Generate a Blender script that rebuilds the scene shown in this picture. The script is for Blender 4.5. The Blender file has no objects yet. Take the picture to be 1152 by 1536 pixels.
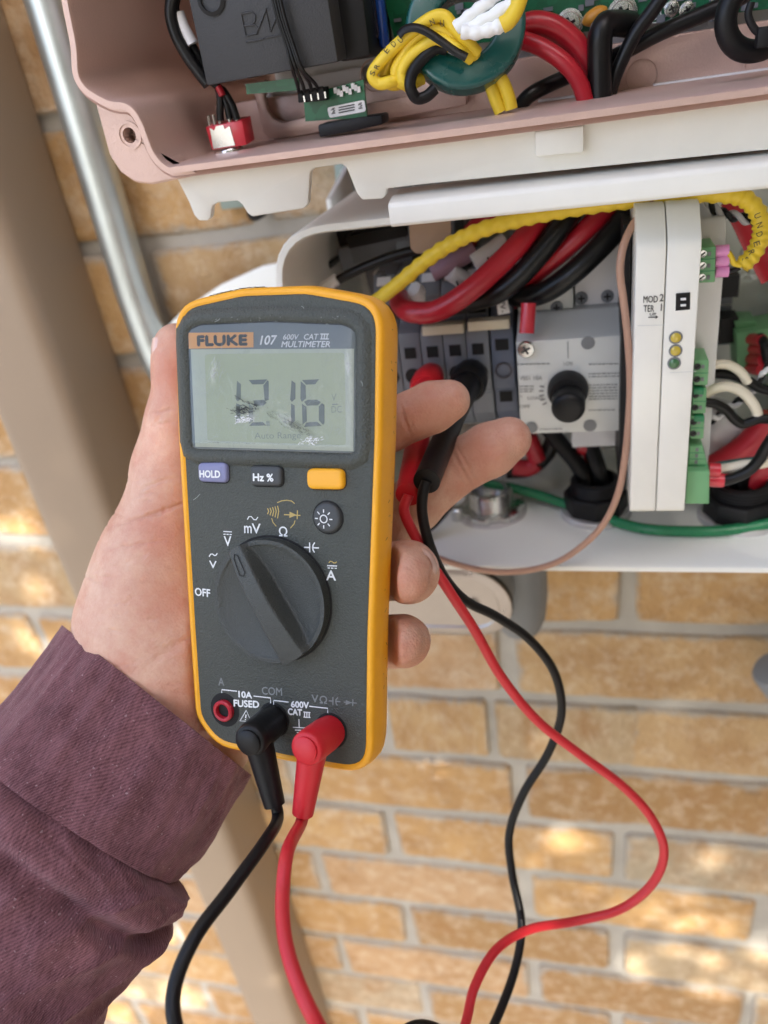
import bpy, bmesh, math, random
import numpy as np
from mathutils import Vector, Matrix, noise as mnoise

random.seed(7); np.random.seed(7)
SC = bpy.context.scene
COL = SC.collection

# ------------------------------------------------------------------ camera
FPX, CX, CY, IW, IH = 1160.0, 576.0, 768.0, 1152.0, 1536.0
DN = Vector((0.13772059, 0.8563561, 0.4976819))          # world down seen from the camera
RT = Vector((0.96765102, -0.00909156, -0.25212865))      # along the wall to the right
NV = Vector((0.2113872, -0.5163057, 0.82990594))         # into the wall
WALL, CAMZ = 0.47, 1.55                                   # camera to wall, camera above ground


def W(X, s, Z):
    return Vector((X, s - WALL, Z + CAMZ))


def cam2w(v):
    return W(v.dot(RT), v.dot(NV), -v.dot(DN))


def ray(px, py):
    return Vector(((px - CX) / FPX, (py - CY) / FPX, 1.0))


def U(px, py, s):            # point on the plane parallel to the wall, s metres in front of the camera
    v = ray(px, py)
    return cam2w(v * (s / v.dot(NV)))


def UF(px, py, Z):           # point on a level plane
    v = ray(px, py)
    return cam2w(v * (Z / -v.dot(DN)))


def UZ(px, py, z):           # point at a distance z along the viewing axis
    return cam2w(ray(px, py) * z)


cam_d = bpy.data.cameras.new("camera")
cam = bpy.data.objects.new("camera", cam_d)
COL.objects.link(cam)
cx_, cy_, cz_ = [Vector((RT[i], NV[i], -DN[i])) for i in range(3)]
cam.matrix_world = Matrix(((cx_[0], -cy_[0], -cz_[0], 0), (cx_[1], -cy_[1], -cz_[1], -WALL),
                           (cx_[2], -cy_[2], -cz_[2], CAMZ), (0, 0, 0, 1)))
cam_d.sensor_fit = 'VERTICAL'
cam_d.sensor_height = 24.0
cam_d.lens = 24.0 * FPX / IH
cam_d.clip_start = 0.02
cam_d.clip_end = 400
cam_d.dof.use_dof = True
cam_d.dof.focus_distance = 0.243
cam_d.dof.aperture_fstop = cam_d.lens / 2.8
SC.camera = cam

# ------------------------------------------------------------------ sky, sun, exposure
SUN = Vector((0.30, -0.75, 0.62)).normalized()           # towards the sun
wd = bpy.data.worlds.new("World")
SC.world = wd
wd.use_nodes = True
nt = wd.node_tree
bg = nt.nodes["Background"]
sky = nt.nodes.new("ShaderNodeTexSky")
sky.sky_type = 'NISHITA'
sky.sun_disc = False
sky.sun_elevation = math.asin(SUN.z)
sky.sun_rotation = math.atan2(SUN.x, SUN.y)
sky.air_density = 0.7
sky.dust_density = 3.0
sky.ozone_density = 0.2
nt.links.new(sky.outputs[0], bg.inputs[0])
bg.inputs[1].default_value = 0.15
sl = bpy.data.lights.new("sun", 'SUN')
sl.energy = 2.5
sl.angle = math.radians(0.5)
sl.color = (1.0, 0.93, 0.82)
sun = bpy.data.objects.new("sun", sl)
COL.objects.link(sun)
sun.rotation_euler = (-SUN).to_track_quat('-Z', 'Y').to_euler()
vs = SC.view_settings
vs.view_transform = 'Standard'
vs.look = 'None'
vs.gamma = 1.0
vs.exposure = 2.2
vs.use_curve_mapping = False
SC.render.engine = 'CYCLES'
SC.cycles.max_bounces = 8
SC.cycles.transparent_max_bounces = 12

# ------------------------------------------------------------------ materials
def nmat(name):
    m = bpy.data.materials.new(name)
    m.use_nodes = True
    return m, m.node_tree, m.node_tree.nodes["Principled BSDF"]


def N(t, typ, **kw):
    n = t.nodes.new(typ)
    for k, v in kw.items():
        if k.startswith('i_'):
            n.inputs[k[2:].replace('_', ' ')].default_value = v
        else:
            setattr(n, k, v)
    return n


def mat(name, col, rough=0.5, metal=0.0, var=0.12, vscale=60.0, bump=0.0, bscale=300.0, coat=0.0, spec=0.5, sss=0.0, rvar=0.1):
    m, t, p = nmat(name)
    tc = N(t, "ShaderNodeTexCoord")
    nz = N(t, "ShaderNodeTexNoise", i_Scale=vscale, i_Detail=6.0, i_Roughness=0.6)
    t.links.new(tc.outputs["Object"], nz.inputs["Vector"])
    mx = N(t, "ShaderNodeMix", data_type='RGBA')
    c = Vector(col)
    mx.inputs[6].default_value = (*(c * (1 - var)), 1)
    mx.inputs[7].default_value = (*[min(1, x) for x in c * (1 + var)], 1)
    t.links.new(nz.outputs[0], mx.inputs[0])
    t.links.new(mx.outputs[2], p.inputs["Base Color"])
    mr = N(t, "ShaderNodeMapRange")
    mr.inputs[3].default_value = max(0.03, rough - rvar)
    mr.inputs[4].default_value = min(1, rough + rvar)
    t.links.new(nz.outputs[0], mr.inputs[0])
    t.links.new(mr.outputs[0], p.inputs["Roughness"])
    p.inputs["Metallic"].default_value = metal
    p.inputs["Specular IOR Level"].default_value = spec
    p.inputs["Coat Weight"].default_value = coat
    p.inputs["Coat Roughness"].default_value = 0.15
    if sss:
        p.inputs["Subsurface Weight"].default_value = sss
        p.inputs["Subsurface Radius"].default_value = (1, .35, .2)
        p.inputs["Subsurface Scale"].default_value = 0.004
    if bump:
        n2 = N(t, "ShaderNodeTexNoise", i_Scale=bscale, i_Detail=4.0)
        t.links.new(tc.outputs["Object"], n2.inputs["Vector"])
        b = N(t, "ShaderNodeBump", i_Strength=min(1.0, bump), i_Distance=0.0006)
        t.links.new(n2.outputs[0], b.inputs["Height"])
        t.links.new(b.outputs[0], p.inputs["Normal"])
    return m


M = {}
M['white'] = mat("white_powder_coat", (.83, .84, .79), .42, var=.03, bump=.10, bscale=1500)
M['whiteplastic'] = mat("white_plastic", (.81, .81, .755), .45, var=.05, bump=.05, bscale=1500)
M['coolwhite'] = mat("cool_white_plastic", (.76, .76, .78), .4, var=.03)
M['pink'] = mat("rose_powder_coat", (.60, .425, .365), .34, var=.10, vscale=38, bump=.25, bscale=1400, metal=.30)
M['sheet'] = mat("zinc_sheet", (.62, .61, .61), .4, metal=.35, var=.06)
M['black'] = mat("black_rubber", (.007, .007, .0075), .42, spec=.3, var=.3, bump=.1, bscale=900)
M['blackp'] = mat("black_plastic", (.010, .010, .011), .5, var=.2, spec=.3)
M['blackc'] = mat("black_cable_jacket", (.007, .007, .0075), .34, spec=.32, var=.25, vscale=150, bump=.08, bscale=700)
M['redc'] = mat("red_cable_jacket", (.42, .012, .025), .33, var=.12, bump=.06, bscale=700)
M['leadred'] = mat("red_silicone_lead", (.60, .022, .032), .42, var=.10, vscale=120, bump=.10, bscale=900, sss=.05)
M['bootred'] = mat("red_rubber_boot", (.58, .012, .022), .45, var=.10, bump=.10, bscale=900)
M['green'] = mat("green_terminal", (.16, .40, .19), .4, var=.06)
M['greenc'] = mat("green_cable_jacket", (.02, .22, .09), .3, var=.12)
M['cream'] = mat("cream_cable_jacket", (.78, .72, .58), .4, var=.05)
M['brown'] = mat("copper_brown_cable_jacket", (.46, .27, .19), .35, var=.1)
M['pinkc'] = mat("pink_ferrule", (.78, .30, .60), .35, var=.05)
M['redf'] = mat("red_ferrule", (.62, .03, .05), .3, var=.1, coat=.4)
M['yellowc'] = mat("yellow_cable_sleeve", (.76, .54, .03), .45, var=.08, vscale=200, bump=.15, bscale=500)
M['whitec'] = mat("white_cable_sleeve", (.80, .82, .82), .5, var=.04, bump=.2, bscale=400)
M['greyw'] = mat("grey_wire", (.5, .5, .52), .4, var=.2)
M['dgrey'] = mat("dark_grey_box", (.038, .040, .044), .55, var=.12, vscale=900, bump=.35, bscale=1600)
M['tgrey'] = mat("terminal_grey", (.17, .185, .21), .45, var=.05)
M['tblue'] = mat("terminal_blue_grey", (.12, .14, .19), .45, var=.05)
M['lgrey'] = mat("breaker_light_grey", (.66, .68, .66), .45, var=.03)
M['beige'] = mat("jumper_beige", (.62, .55, .40), .45, var=.05)
M['mauve'] = mat("mauve_sleeve", (.34, .20, .26), .45, var=.1)
M['copper'] = mat("copper_tab", (.33, .23, .165), .4, metal=.3, var=.1)
M['steel'] = mat("plated_steel", (.66, .67, .66), .25, metal=1.0, var=.1, vscale=200)
M['galv'] = mat("galvanised_steel", (.54, .585, .57), .37, metal=.85, var=.20, vscale=40, bump=.1, bscale=500)
M['alu'] = mat("cast_cover", (.42, .375, .345), .30, metal=.95, var=.15, vscale=50)
M['pvc'] = mat("grey_pvc", (.20, .21, .22), .5, var=.05)
M['teal'] = mat("teal_ferrite", (.006, .085, .075), .28, var=.1, coat=.5)
M['blue'] = mat("blue_component", (.01, .06, .32), .25, var=.1, coat=.4)
M['navy'] = mat("navy_component", (.015, .018, .035), .18, var=.1, coat=.6)
M['amber'] = mat("amber_disc", (.60, .27, .03), .35, var=.1)
M['tan'] = mat("tan_painted_metal", (.285, .215, .15), .40, var=.08, vscale=9, bump=.03)
M['mortar'] = mat("mortar", (.37, .345, .30), .95, var=.32, vscale=24, bump=1.0, bscale=220, spec=.2)
M['ground'] = mat("concrete_ground", (.22, .21, .185), .9, var=.15, vscale=3, bump=.4, bscale=60)
M['side_blocker'] = mat("brown_blocker", (.20, .13, .08), .9, var=.25, vscale=9, bump=.5, bscale=60)
M['bark'] = mat("bark", (.10, .075, .055), .9, var=.3, vscale=14, bump=.8, bscale=60)
M['leaf'] = mat("leaf", (.05, .10, .03), .5, var=.3, vscale=9)
M['ink'] = mat("black_ink", (.02, .02, .02), .6, var=.05)
M['inkgrey'] = mat("grey_ink", (.20, .21, .22), .6, var=.05)
M['silk'] = mat("silkscreen_white", (.72, .76, .74), .6, var=.05)
M['label'] = mat("label_white", (.80, .80, .80), .5, var=.03)
M['zincgreen'] = mat("zinc_chromate", (.23, .28, .25), .45, metal=.3, var=.1)
M['gold'] = mat("brass_pad", (.65, .5, .25), .3, metal=1)
M['yled'] = mat("amber_light_lens", (.55, .42, .06), .15, var=.1, coat=.5)
M['gled'] = mat("green_light_lens", (.06, .16, .07), .15, var=.1, coat=.5)
# multimeter
M['holster'] = mat("yellow_rubber_holster", (.84, .385, .012), .42, var=.05, vscale=45, bump=.14, bscale=900)
M['face'] = mat("charcoal_textured_plastic", (.054, .061, .051), .42, var=.28, vscale=1100, bump=.9, bscale=1700, rvar=.05)
M['knob'] = mat("charcoal_knob_plastic", (.045, .050, .045), .36, var=.20, vscale=900, bump=.6, bscale=2200)
M['buttondark'] = mat("dark_rubber_button", (.042, .046, .047), .5, var=.06)
M['buttonblue'] = mat("violet_grey_button", (.20, .21, .36), .45, var=.06)
M['buttonyellow'] = mat("yellow_button", (.86, .40, .012), .42, var=.03)
M['print'] = mat("white_print", (.76, .78, .78), .55, var=.10, vscale=500)
M['printdim'] = mat("grey_print", (.21, .225, .225), .55, var=.10)
M['printgold'] = mat("ochre_print", (.48, .36, .12), .55, var=.10)
M['badge'] = mat("orange_badge", (.72, .36, .10), .5, var=.05)
M['lcd'] = mat("liquid_crystal_panel", (.40, .445, .27), .35, var=.06, vscale=60)
M['lcdedge'] = mat("liquid_crystal_edge", (.45, .49, .37), .3, var=.10, vscale=90)
M['segment'] = mat("liquid_crystal_segment", (.105, .13, .095), .4, var=.1)
M['weakseg'] = mat("weak_liquid_crystal_segment", (.135, .165, .115), .4, var=.2, vscale=400)
M['faintseg'] = mat("faint_liquid_crystal_segment", (.235, .275, .205), .4, var=.1)
M['strip'] = mat("display_top_strip", (.12, .145, .135), .35, var=.05)
M['jackred'] = mat("red_socket", (.45, .015, .03), .4)
M['dark'] = mat("dark_hole", (.006, .006, .006), .8)
M['scratchdark'] = mat("dark_scratch", (.10, .11, .085), .6)  # dark scratch marks on the display window
M['scratchpale'] = mat("pale_scratch", (.42, .45, .42), .6)
M['nail'] = mat("fingernail", (.74, .50, .42), .22, var=.05, coat=.3)


def pcb_mat():
    m, t, p = nmat("green_circuit_board")
    tc = N(t, "ShaderNodeTexCoord")
    v = N(t, "ShaderNodeTexVoronoi", i_Scale=260.0)
    v.distance = 'CHEBYCHEV'
    t.links.new(tc.outputs["Object"], v.inputs["Vector"])
    r = N(t, "ShaderNodeValToRGB")
    r.color_ramp.elements[0].color = (.008, .10, .045, 1)
    r.color_ramp.elements[1].color = (.016, .17, .075, 1)
    t.links.new(v.outputs["Color"], r.inputs[0])
    t.links.new(r.outputs[0], p.inputs["Base Color"])
    p.inputs["Roughness"].default_value = .3
    return m


M['pcb'] = pcb_mat()


def brick_mat():
    m, t, p = nmat("tan_brick")
    tc = N(t, "ShaderNodeTexCoord")
    oi = N(t, "ShaderNodeObjectInfo")
    add = N(t, "ShaderNodeVectorMath", operation='ADD')
    sc = N(t, "ShaderNodeVectorMath", operation='SCALE')
    cmb = N(t, "ShaderNodeCombineXYZ")
    for k in range(3):
        t.links.new(oi.outputs["Random"], cmb.inputs[k])
    t.links.new(cmb.outputs[0], sc.inputs[0])
    sc.inputs["Scale"].default_value = 37.0
    t.links.new(tc.outputs["Object"], add.inputs[0])
    t.links.new(sc.outputs[0], add.inputs[1])
    ramp = N(t, "ShaderNodeValToRGB")
    cr = ramp.color_ramp
    cols = [(0, (.33, .20, .09)), (.22, (.45, .275, .12)), (.48, (.53, .335, .15)), (.68, (.46, .33, .185)), (.84, (.38, .315, .22)), (1, (.54, .325, .16))]
    while len(cr.elements) < len(cols):
        cr.elements.new(.5)
    for e, (q, c) in zip(cr.elements, cols):
        e.position = q
        e.color = (*c, 1)
    t.links.new(oi.outputs["Random"], ramp.inputs[0])
    n1 = N(t, "ShaderNodeTexNoise", i_Scale=22.0, i_Detail=7.0, i_Roughness=.65)
    n2 = N(t, "ShaderNodeTexNoise", i_Scale=70.0, i_Detail=6.0, i_Roughness=.7)
    n3 = N(t, "ShaderNodeTexNoise", i_Scale=330.0, i_Detail=4.0)
    for n in (n1, n2, n3):
        t.links.new(add.outputs[0], n.inputs["Vector"])
    a = N(t, "ShaderNodeMix", data_type='RGBA', blend_type='MIX')
    r1 = N(t, "ShaderNodeMapRange")
    r1.inputs[1].default_value, r1.inputs[2].default_value = .42, .68
    r1.inputs[4].default_value = .75
    t.links.new(n1.outputs[0], r1.inputs[0])
    t.links.new(r1.outputs[0], a.inputs[0])
    t.links.new(ramp.outputs[0], a.inputs[6])
    a.inputs[7].default_value = (.34, .185, .075, 1)
    b = N(t, "ShaderNodeMix", data_type='RGBA')
    r2 = N(t, "ShaderNodeMapRange")
    r2.inputs[1].default_value, r2.inputs[2].default_value = .47, .72
    r2.inputs[4].default_value = .7
    t.links.new(n2.outputs[0], r2.inputs[0])
    t.links.new(r2.outputs[0], b.inputs[0])
    t.links.new(a.outputs[2], b.inputs[6])
    b.inputs[7].default_value = (.62, .50, .36, 1)
    n4 = N(t, "ShaderNodeTexNoise", i_Scale=34.0, i_Detail=8.0, i_Roughness=.75)
    t.links.new(add.outputs[0], n4.inputs["Vector"])
    r4 = N(t, "ShaderNodeMapRange")
    r4.inputs[1].default_value, r4.inputs[2].default_value = .60, .72
    r4.inputs[4].default_value = .6
    t.links.new(n4.outputs[0], r4.inputs[0])
    c4 = N(t, "ShaderNodeMix", data_type='RGBA')
    t.links.new(r4.outputs[0], c4.inputs[0])
    t.links.new(b.outputs[2], c4.inputs[6])
    c4.inputs[7].default_value = (.20, .125, .07, 1)
    sx = N(t, "ShaderNodeSeparateXYZ")
    t.links.new(tc.outputs["Object"], sx.inputs[0])
    ed = []
    for ax_, half in (("X", .1025), ("Z", .03325)):
        ab = N(t, "ShaderNodeMath", operation='ABSOLUTE')
        t.links.new(sx.outputs[ax_], ab.inputs[0])
        sb = N(t, "ShaderNodeMath", operation='SUBTRACT')
        t.links.new(ab.outputs[0], sb.inputs[0])
        sb.inputs[1].default_value = half
        ed.append(sb)
    mxx = N(t, "ShaderNodeMath", operation='MAXIMUM')
    t.links.new(ed[0].outputs[0], mxx.inputs[0]); t.links.new(ed[1].outputs[0], mxx.inputs[1])
    nm = N(t, "ShaderNodeMath", operation='MULTIPLY_ADD')
    t.links.new(n4.outputs[0], nm.inputs[0])
    nm.inputs[1].default_value = .030
    t.links.new(mxx.outputs[0], nm.inputs[2])
    r5 = N(t, "ShaderNodeMapRange")
    r5.inputs[1].default_value, r5.inputs[2].default_value = .0100, .0155
    r5.inputs[4].default_value = .85
    t.links.new(nm.outputs[0], r5.inputs[0])
    c5 = N(t, "ShaderNodeMix", data_type='RGBA')
    t.links.new(r5.outputs[0], c5.inputs[0])
    t.links.new(c4.outputs[2], c5.inputs[6])
    c5.inputs[7].default_value = (.39, .355, .30, 1)
    t.links.new(c5.outputs[2], p.inputs["Base Color"])
    p.inputs["Roughness"].default_value = .92
    p.inputs["Specular IOR Level"].default_value = .25
    s = N(t, "ShaderNodeMath", operation='ADD')
    t.links.new(n2.outputs[0], s.inputs[0])
    t.links.new(n3.outputs[0], s.inputs[1])
    bp = N(t, "ShaderNodeBump", i_Strength=.8, i_Distance=.003)
    t.links.new(s.outputs[0], bp.inputs["Height"])
    t.links.new(bp.outputs[0], p.inputs["Normal"])
    return m


M['brick'] = brick_mat()


def skin_mat():
    m, t, p = nmat("skin")
    tc = N(t, "ShaderNodeTexCoord")
    at = N(t, "ShaderNodeAttribute", attribute_name="flush")
    n1 = N(t, "ShaderNodeTexNoise", i_Scale=70.0, i_Detail=9.0, i_Roughness=.72)
    n2 = N(t, "ShaderNodeTexVoronoi", i_Scale=1100.0)
    n3 = N(t, "ShaderNodeTexNoise", i_Scale=700.0, i_Detail=6.0, i_Roughness=.7)
    for n in (n1, n2, n3):
        t.links.new(tc.outputs["Object"], n.inputs["Vector"])
    a = N(t, "ShaderNodeMix", data_type='RGBA')
    a.inputs[6].default_value = (.68, .45, .335, 1)
    a.inputs[7].default_value = (.575, .295, .21, 1)
    r = N(t, "ShaderNodeMapRange")
    r.inputs[1].default_value, r.inputs[2].default_value = .36, .64
    t.links.new(n1.outputs[0], r.inputs[0])
    t.links.new(r.outputs[0], a.inputs[0])
    b = N(t, "ShaderNodeMix", data_type='RGBA')
    t.links.new(at.outputs["Fac"], b.inputs[0])
    t.links.new(a.outputs[2], b.inputs[6])
    b.inputs[7].default_value = (.52, .175, .11, 1)
    t.links.new(b.outputs[2], p.inputs["Base Color"])
    p.inputs["Roughness"].default_value = .48
    p.inputs["Specular IOR Level"].default_value = .4
    p.inputs["Subsurface Weight"].default_value = .25
    p.inputs["Subsurface Radius"].default_value = (1, .35, .2)
    p.inputs["Subsurface Scale"].default_value = .0035
    s = N(t, "ShaderNodeMath", operation='ADD')
    t.links.new(n2.outputs["Distance"], s.inputs[0])
    t.links.new(n3.outputs[0], s.inputs[1])
    bp = N(t, "ShaderNodeBump", i_Strength=.45, i_Distance=.0003)
    t.links.new(s.outputs[0], bp.inputs["Height"])
    t.links.new(bp.outputs[0], p.inputs["Normal"])
    return m


M['skin'] = skin_mat()


def cloth_mat():
    m, t, p = nmat("maroon_jersey")
    uv = N(t, "ShaderNodeUVMap")
    mp = N(t, "ShaderNodeMapping")
    mp.inputs["Rotation"].default_value = (0, 0, math.radians(28))
    t.links.new(uv.outputs[0], mp.inputs[0])
    w = N(t, "ShaderNodeTexWave", i_Scale=400.0, i_Distortion=2.6, i_Detail=3.0)
    w.inputs["Detail Scale"].default_value = 5.0
    t.links.new(mp.outputs[0], w.inputs["Vector"])
    st = N(t, "ShaderNodeMapping")
    st.inputs["Rotation"].default_value = (0, 0, math.radians(28))
    st.inputs["Scale"].default_value = (1800, 260, 1)
    t.links.new(uv.outputs[0], st.inputs[0])
    nz = N(t, "ShaderNodeTexNoise", i_Scale=1.0, i_Detail=4.0, i_Roughness=.65)
    t.links.new(st.outputs[0], nz.inputs["Vector"])
    n2 = N(t, "ShaderNodeTexNoise", i_Scale=55.0, i_Detail=5.0)
    t.links.new(uv.outputs[0], n2.inputs["Vector"])
    lint = N(t, "ShaderNodeTexNoise", i_Scale=900.0, i_Detail=2.0)
    t.links.new(uv.outputs[0], lint.inputs["Vector"])
    a = N(t, "ShaderNodeMix", data_type='RGBA')
    a.inputs[6].default_value = (.056, .020, .025, 1)
    a.inputs[7].default_value = (.265, .122, .136, 1)
    f = N(t, "ShaderNodeMath", operation='MULTIPLY_ADD')
    t.links.new(w.outputs["Fac"], f.inputs[0])
    f.inputs[1].default_value = .36
    g = N(t, "ShaderNodeMapRange")
    g.inputs[1].default_value, g.inputs[2].default_value = .3, .75
    g.inputs[4].default_value = .70
    t.links.new(nz.outputs[0], g.inputs[0])
    hz = N(t, "ShaderNodeMath", operation='MULTIPLY_ADD')
    hr = N(t, "ShaderNodeMapRange")
    hr.inputs[1].default_value, hr.inputs[2].default_value = .35, .65
    hr.inputs[3].default_value, hr.inputs[4].default_value = -.14, .16
    t.links.new(n2.outputs[0], hr.inputs[0])
    t.links.new(g.outputs[0], hz.inputs[0])
    hz.inputs[1].default_value = 1.0
    t.links.new(hr.outputs[0], hz.inputs[2])
    t.links.new(hz.outputs[0], f.inputs[2])
    t.links.new(f.outputs[0], a.inputs[0])
    b = N(t, "ShaderNodeMix", data_type='RGBA')
    r = N(t, "ShaderNodeMapRange")
    r.inputs[1].default_value, r.inputs[2].default_value = .66, .76
    r.inputs[4].default_value = .6
    t.links.new(lint.outputs[0], r.inputs[0])
    t.links.new(r.outputs[0], b.inputs[0])
    t.links.new(a.outputs[2], b.inputs[6])
    b.inputs[7].default_value = (.45, .33, .34, 1)
    t.links.new(b.outputs[2], p.inputs["Base Color"])
    p.inputs["Roughness"].default_value = .9
    p.inputs["Specular IOR Level"].default_value = .15
    p.inputs["Sheen Weight"].default_value = .35
    p.inputs["Sheen Roughness"].default_value = .5
    p.inputs["Sheen Tint"].default_value = (.8, .6, .65, 1)
    bp = N(t, "ShaderNodeBump", i_Strength=.6, i_Distance=.0004)
    t.links.new(f.outputs[0], bp.inputs["Height"])
    t.links.new(bp.outputs[0], p.inputs["Normal"])
    return m


M['cloth'] = cloth_mat()


def glass_mat():
    m, t, p = nmat("scratched_display_window")
    out = t.nodes["Material Output"]
    tr = N(t, "ShaderNodeBsdfTransparent")
    gl = N(t, "ShaderNodeBsdfGlossy", i_Roughness=.10)
    df = N(t, "ShaderNodeBsdfDiffuse")
    df.inputs[0].default_value = (.75, .77, .78, 1)
    tc = N(t, "ShaderNodeTexCoord")
    fr = N(t, "ShaderNodeFresnel", i_IOR=1.42)
    mp = N(t, "ShaderNodeMapping")
    mp.inputs["Scale"].default_value = (350, 350, 60)
    mp.inputs["Rotation"].default_value = (.4, .5, .2)
    t.links.new(tc.outputs["Object"], mp.inputs[0])
    nz = N(t, "ShaderNodeTexNoise", i_Scale=1.0, i_Detail=8.0, i_Roughness=.75, i_Distortion=1.5)
    t.links.new(mp.outputs[0], nz.inputs["Vector"])
    big = N(t, "ShaderNodeTexNoise", i_Scale=45.0, i_Detail=3.0)
    t.links.new(tc.outputs["Object"], big.inputs["Vector"])
    ml = N(t, "ShaderNodeMath", operation='MULTIPLY')
    t.links.new(nz.outputs[0], ml.inputs[0])
    t.links.new(big.outputs[0], ml.inputs[1])
    r = N(t, "ShaderNodeMapRange")
    r.inputs[1].default_value, r.inputs[2].default_value = .24, .50
    r.inputs[3].default_value, r.inputs[4].default_value = .02, .20
    t.links.new(ml.outputs[0], r.inputs[0])
    m1 = N(t, "ShaderNodeMixShader")
    t.links.new(fr.outputs[0], m1.inputs[0])
    t.links.new(tr.outputs[0], m1.inputs[1])
    t.links.new(gl.outputs[0], m1.inputs[2])
    m2 = N(t, "ShaderNodeMixShader")
    t.links.new(r.outputs[0], m2.inputs[0])
    t.links.new(m1.outputs[0], m2.inputs[1])
    t.links.new(df.outputs[0], m2.inputs[2])
    t.links.new(m2.outputs[0], out.inputs[0])
    return m


M['glass'] = glass_mat()


def scuff_mat(name, col, lo, hi, scale, stretch=(1, 1, 1)):
    m, t, p = nmat(name)
    out = t.nodes["Material Output"]
    tr = N(t, "ShaderNodeBsdfTransparent")
    df = N(t, "ShaderNodeBsdfDiffuse")
    df.inputs[0].default_value = (*col, 1)
    uv = N(t, "ShaderNodeUVMap")
    mp = N(t, "ShaderNodeMapping")
    mp.inputs["Scale"].default_value = stretch
    t.links.new(uv.outputs[0], mp.inputs[0])
    nz = N(t, "ShaderNodeTexNoise", i_Scale=scale, i_Detail=10.0, i_Roughness=.8, i_Distortion=1.0)
    t.links.new(mp.outputs[0], nz.inputs["Vector"])
    gr = N(t, "ShaderNodeTexGradient", gradient_type='SPHERICAL')
    mp2 = N(t, "ShaderNodeMapping")
    mp2.inputs["Location"].default_value = (-1, -1, 0)
    mp2.inputs["Scale"].default_value = (2, 2, 1)
    t.links.new(uv.outputs[0], mp2.inputs[0])
    t.links.new(mp2.outputs[0], gr.inputs[0])
    ml = N(t, "ShaderNodeMath", operation='MULTIPLY')
    sq = N(t, "ShaderNodeMath", operation='POWER')
    sq.inputs[1].default_value = .5
    t.links.new(gr.outputs["Fac"], sq.inputs[0])
    t.links.new(nz.outputs[0], ml.inputs[0])
    t.links.new(sq.outputs[0], ml.inputs[1])
    r = N(t, "ShaderNodeMapRange")
    r.inputs[1].default_value, r.inputs[2].default_value = lo, hi
    t.links.new(ml.outputs[0], r.inputs[0])
    mx = N(t, "ShaderNodeMixShader")
    t.links.new(r.outputs[0], mx.inputs[0])
    t.links.new(tr.outputs[0], mx.inputs[1])
    t.links.new(df.outputs[0], mx.inputs[2])
    t.links.new(mx.outputs[0], out.inputs[0])
    return m


M['scuffdark'] = scuff_mat("dark_scuff", (.035, .035, .03), .40, .50, 16.0, (1, 2.6, 1))
M['scuffglare'] = scuff_mat("white_scuff_glare", (.85, .86, .86), .34, 1.0, 7.0, (1, 1.6, 1))  # white scuffs, also painted glare haze over the window

# ------------------------------------------------------------------ mesh helpers
ABS = {}


def thing(name, label, cat, loc, group=None, kind=None):
    o = bpy.data.objects.new(name, None)
    COL.objects.link(o)
    o.empty_display_size = .01
    o.location = loc
    o['label'] = label
    o['category'] = cat
    if group:
        o['group'] = group
    if kind:
        o['kind'] = kind
    ABS[o.name] = Vector(loc)
    return o


def tag(o, label, cat, group=None, kind=None):
    o['label'] = label
    o['category'] = cat
    if group:
        o['group'] = group
    if kind:
        o['kind'] = kind
    return o


def link_mesh(name, me, material, parent=None, shift=True):
    if shift and len(me.vertices):
        co = np.empty(len(me.vertices) * 3)
        me.vertices.foreach_get('co', co)
        co = co.reshape(-1, 3)
        c = (co.min(0) + co.max(0)) / 2
        me.vertices.foreach_set('co', (co - c).ravel())
        c = Vector(c)
    else:
        c = Vector((0, 0, 0))
    if isinstance(material, str):
        material = M[material]
    if material and not me.materials:
        me.materials.append(material)
    o = bpy.data.objects.new(name, me)
    COL.objects.link(o)
    ABS[o.name] = c
    if parent is not None:
        o.parent = parent
        o.location = c - ABS[parent.name]
    else:
        o.location = c
    return o


def catmull(pts, n=8):
    pts = [Vector(p) for p in pts]
    if len(pts) < 3:
        return pts
    P = [2 * pts[0] - pts[1]] + pts + [2 * pts[-1] - pts[-2]]
    out = []
    for i in range(1, len(P) - 2):
        p0, p1, p2, p3 = P[i - 1], P[i], P[i + 1], P[i + 2]
        for k in range(n):
            t = k / n
            out.append(.5 * ((2 * p1) + (p2 - p0) * t + (2 * p0 - 5 * p1 + 4 * p2 - p3) * t * t + (3 * p1 - p0 - 3 * p2 + p3) * t ** 3))
    out.append(P[-2])
    return out


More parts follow.
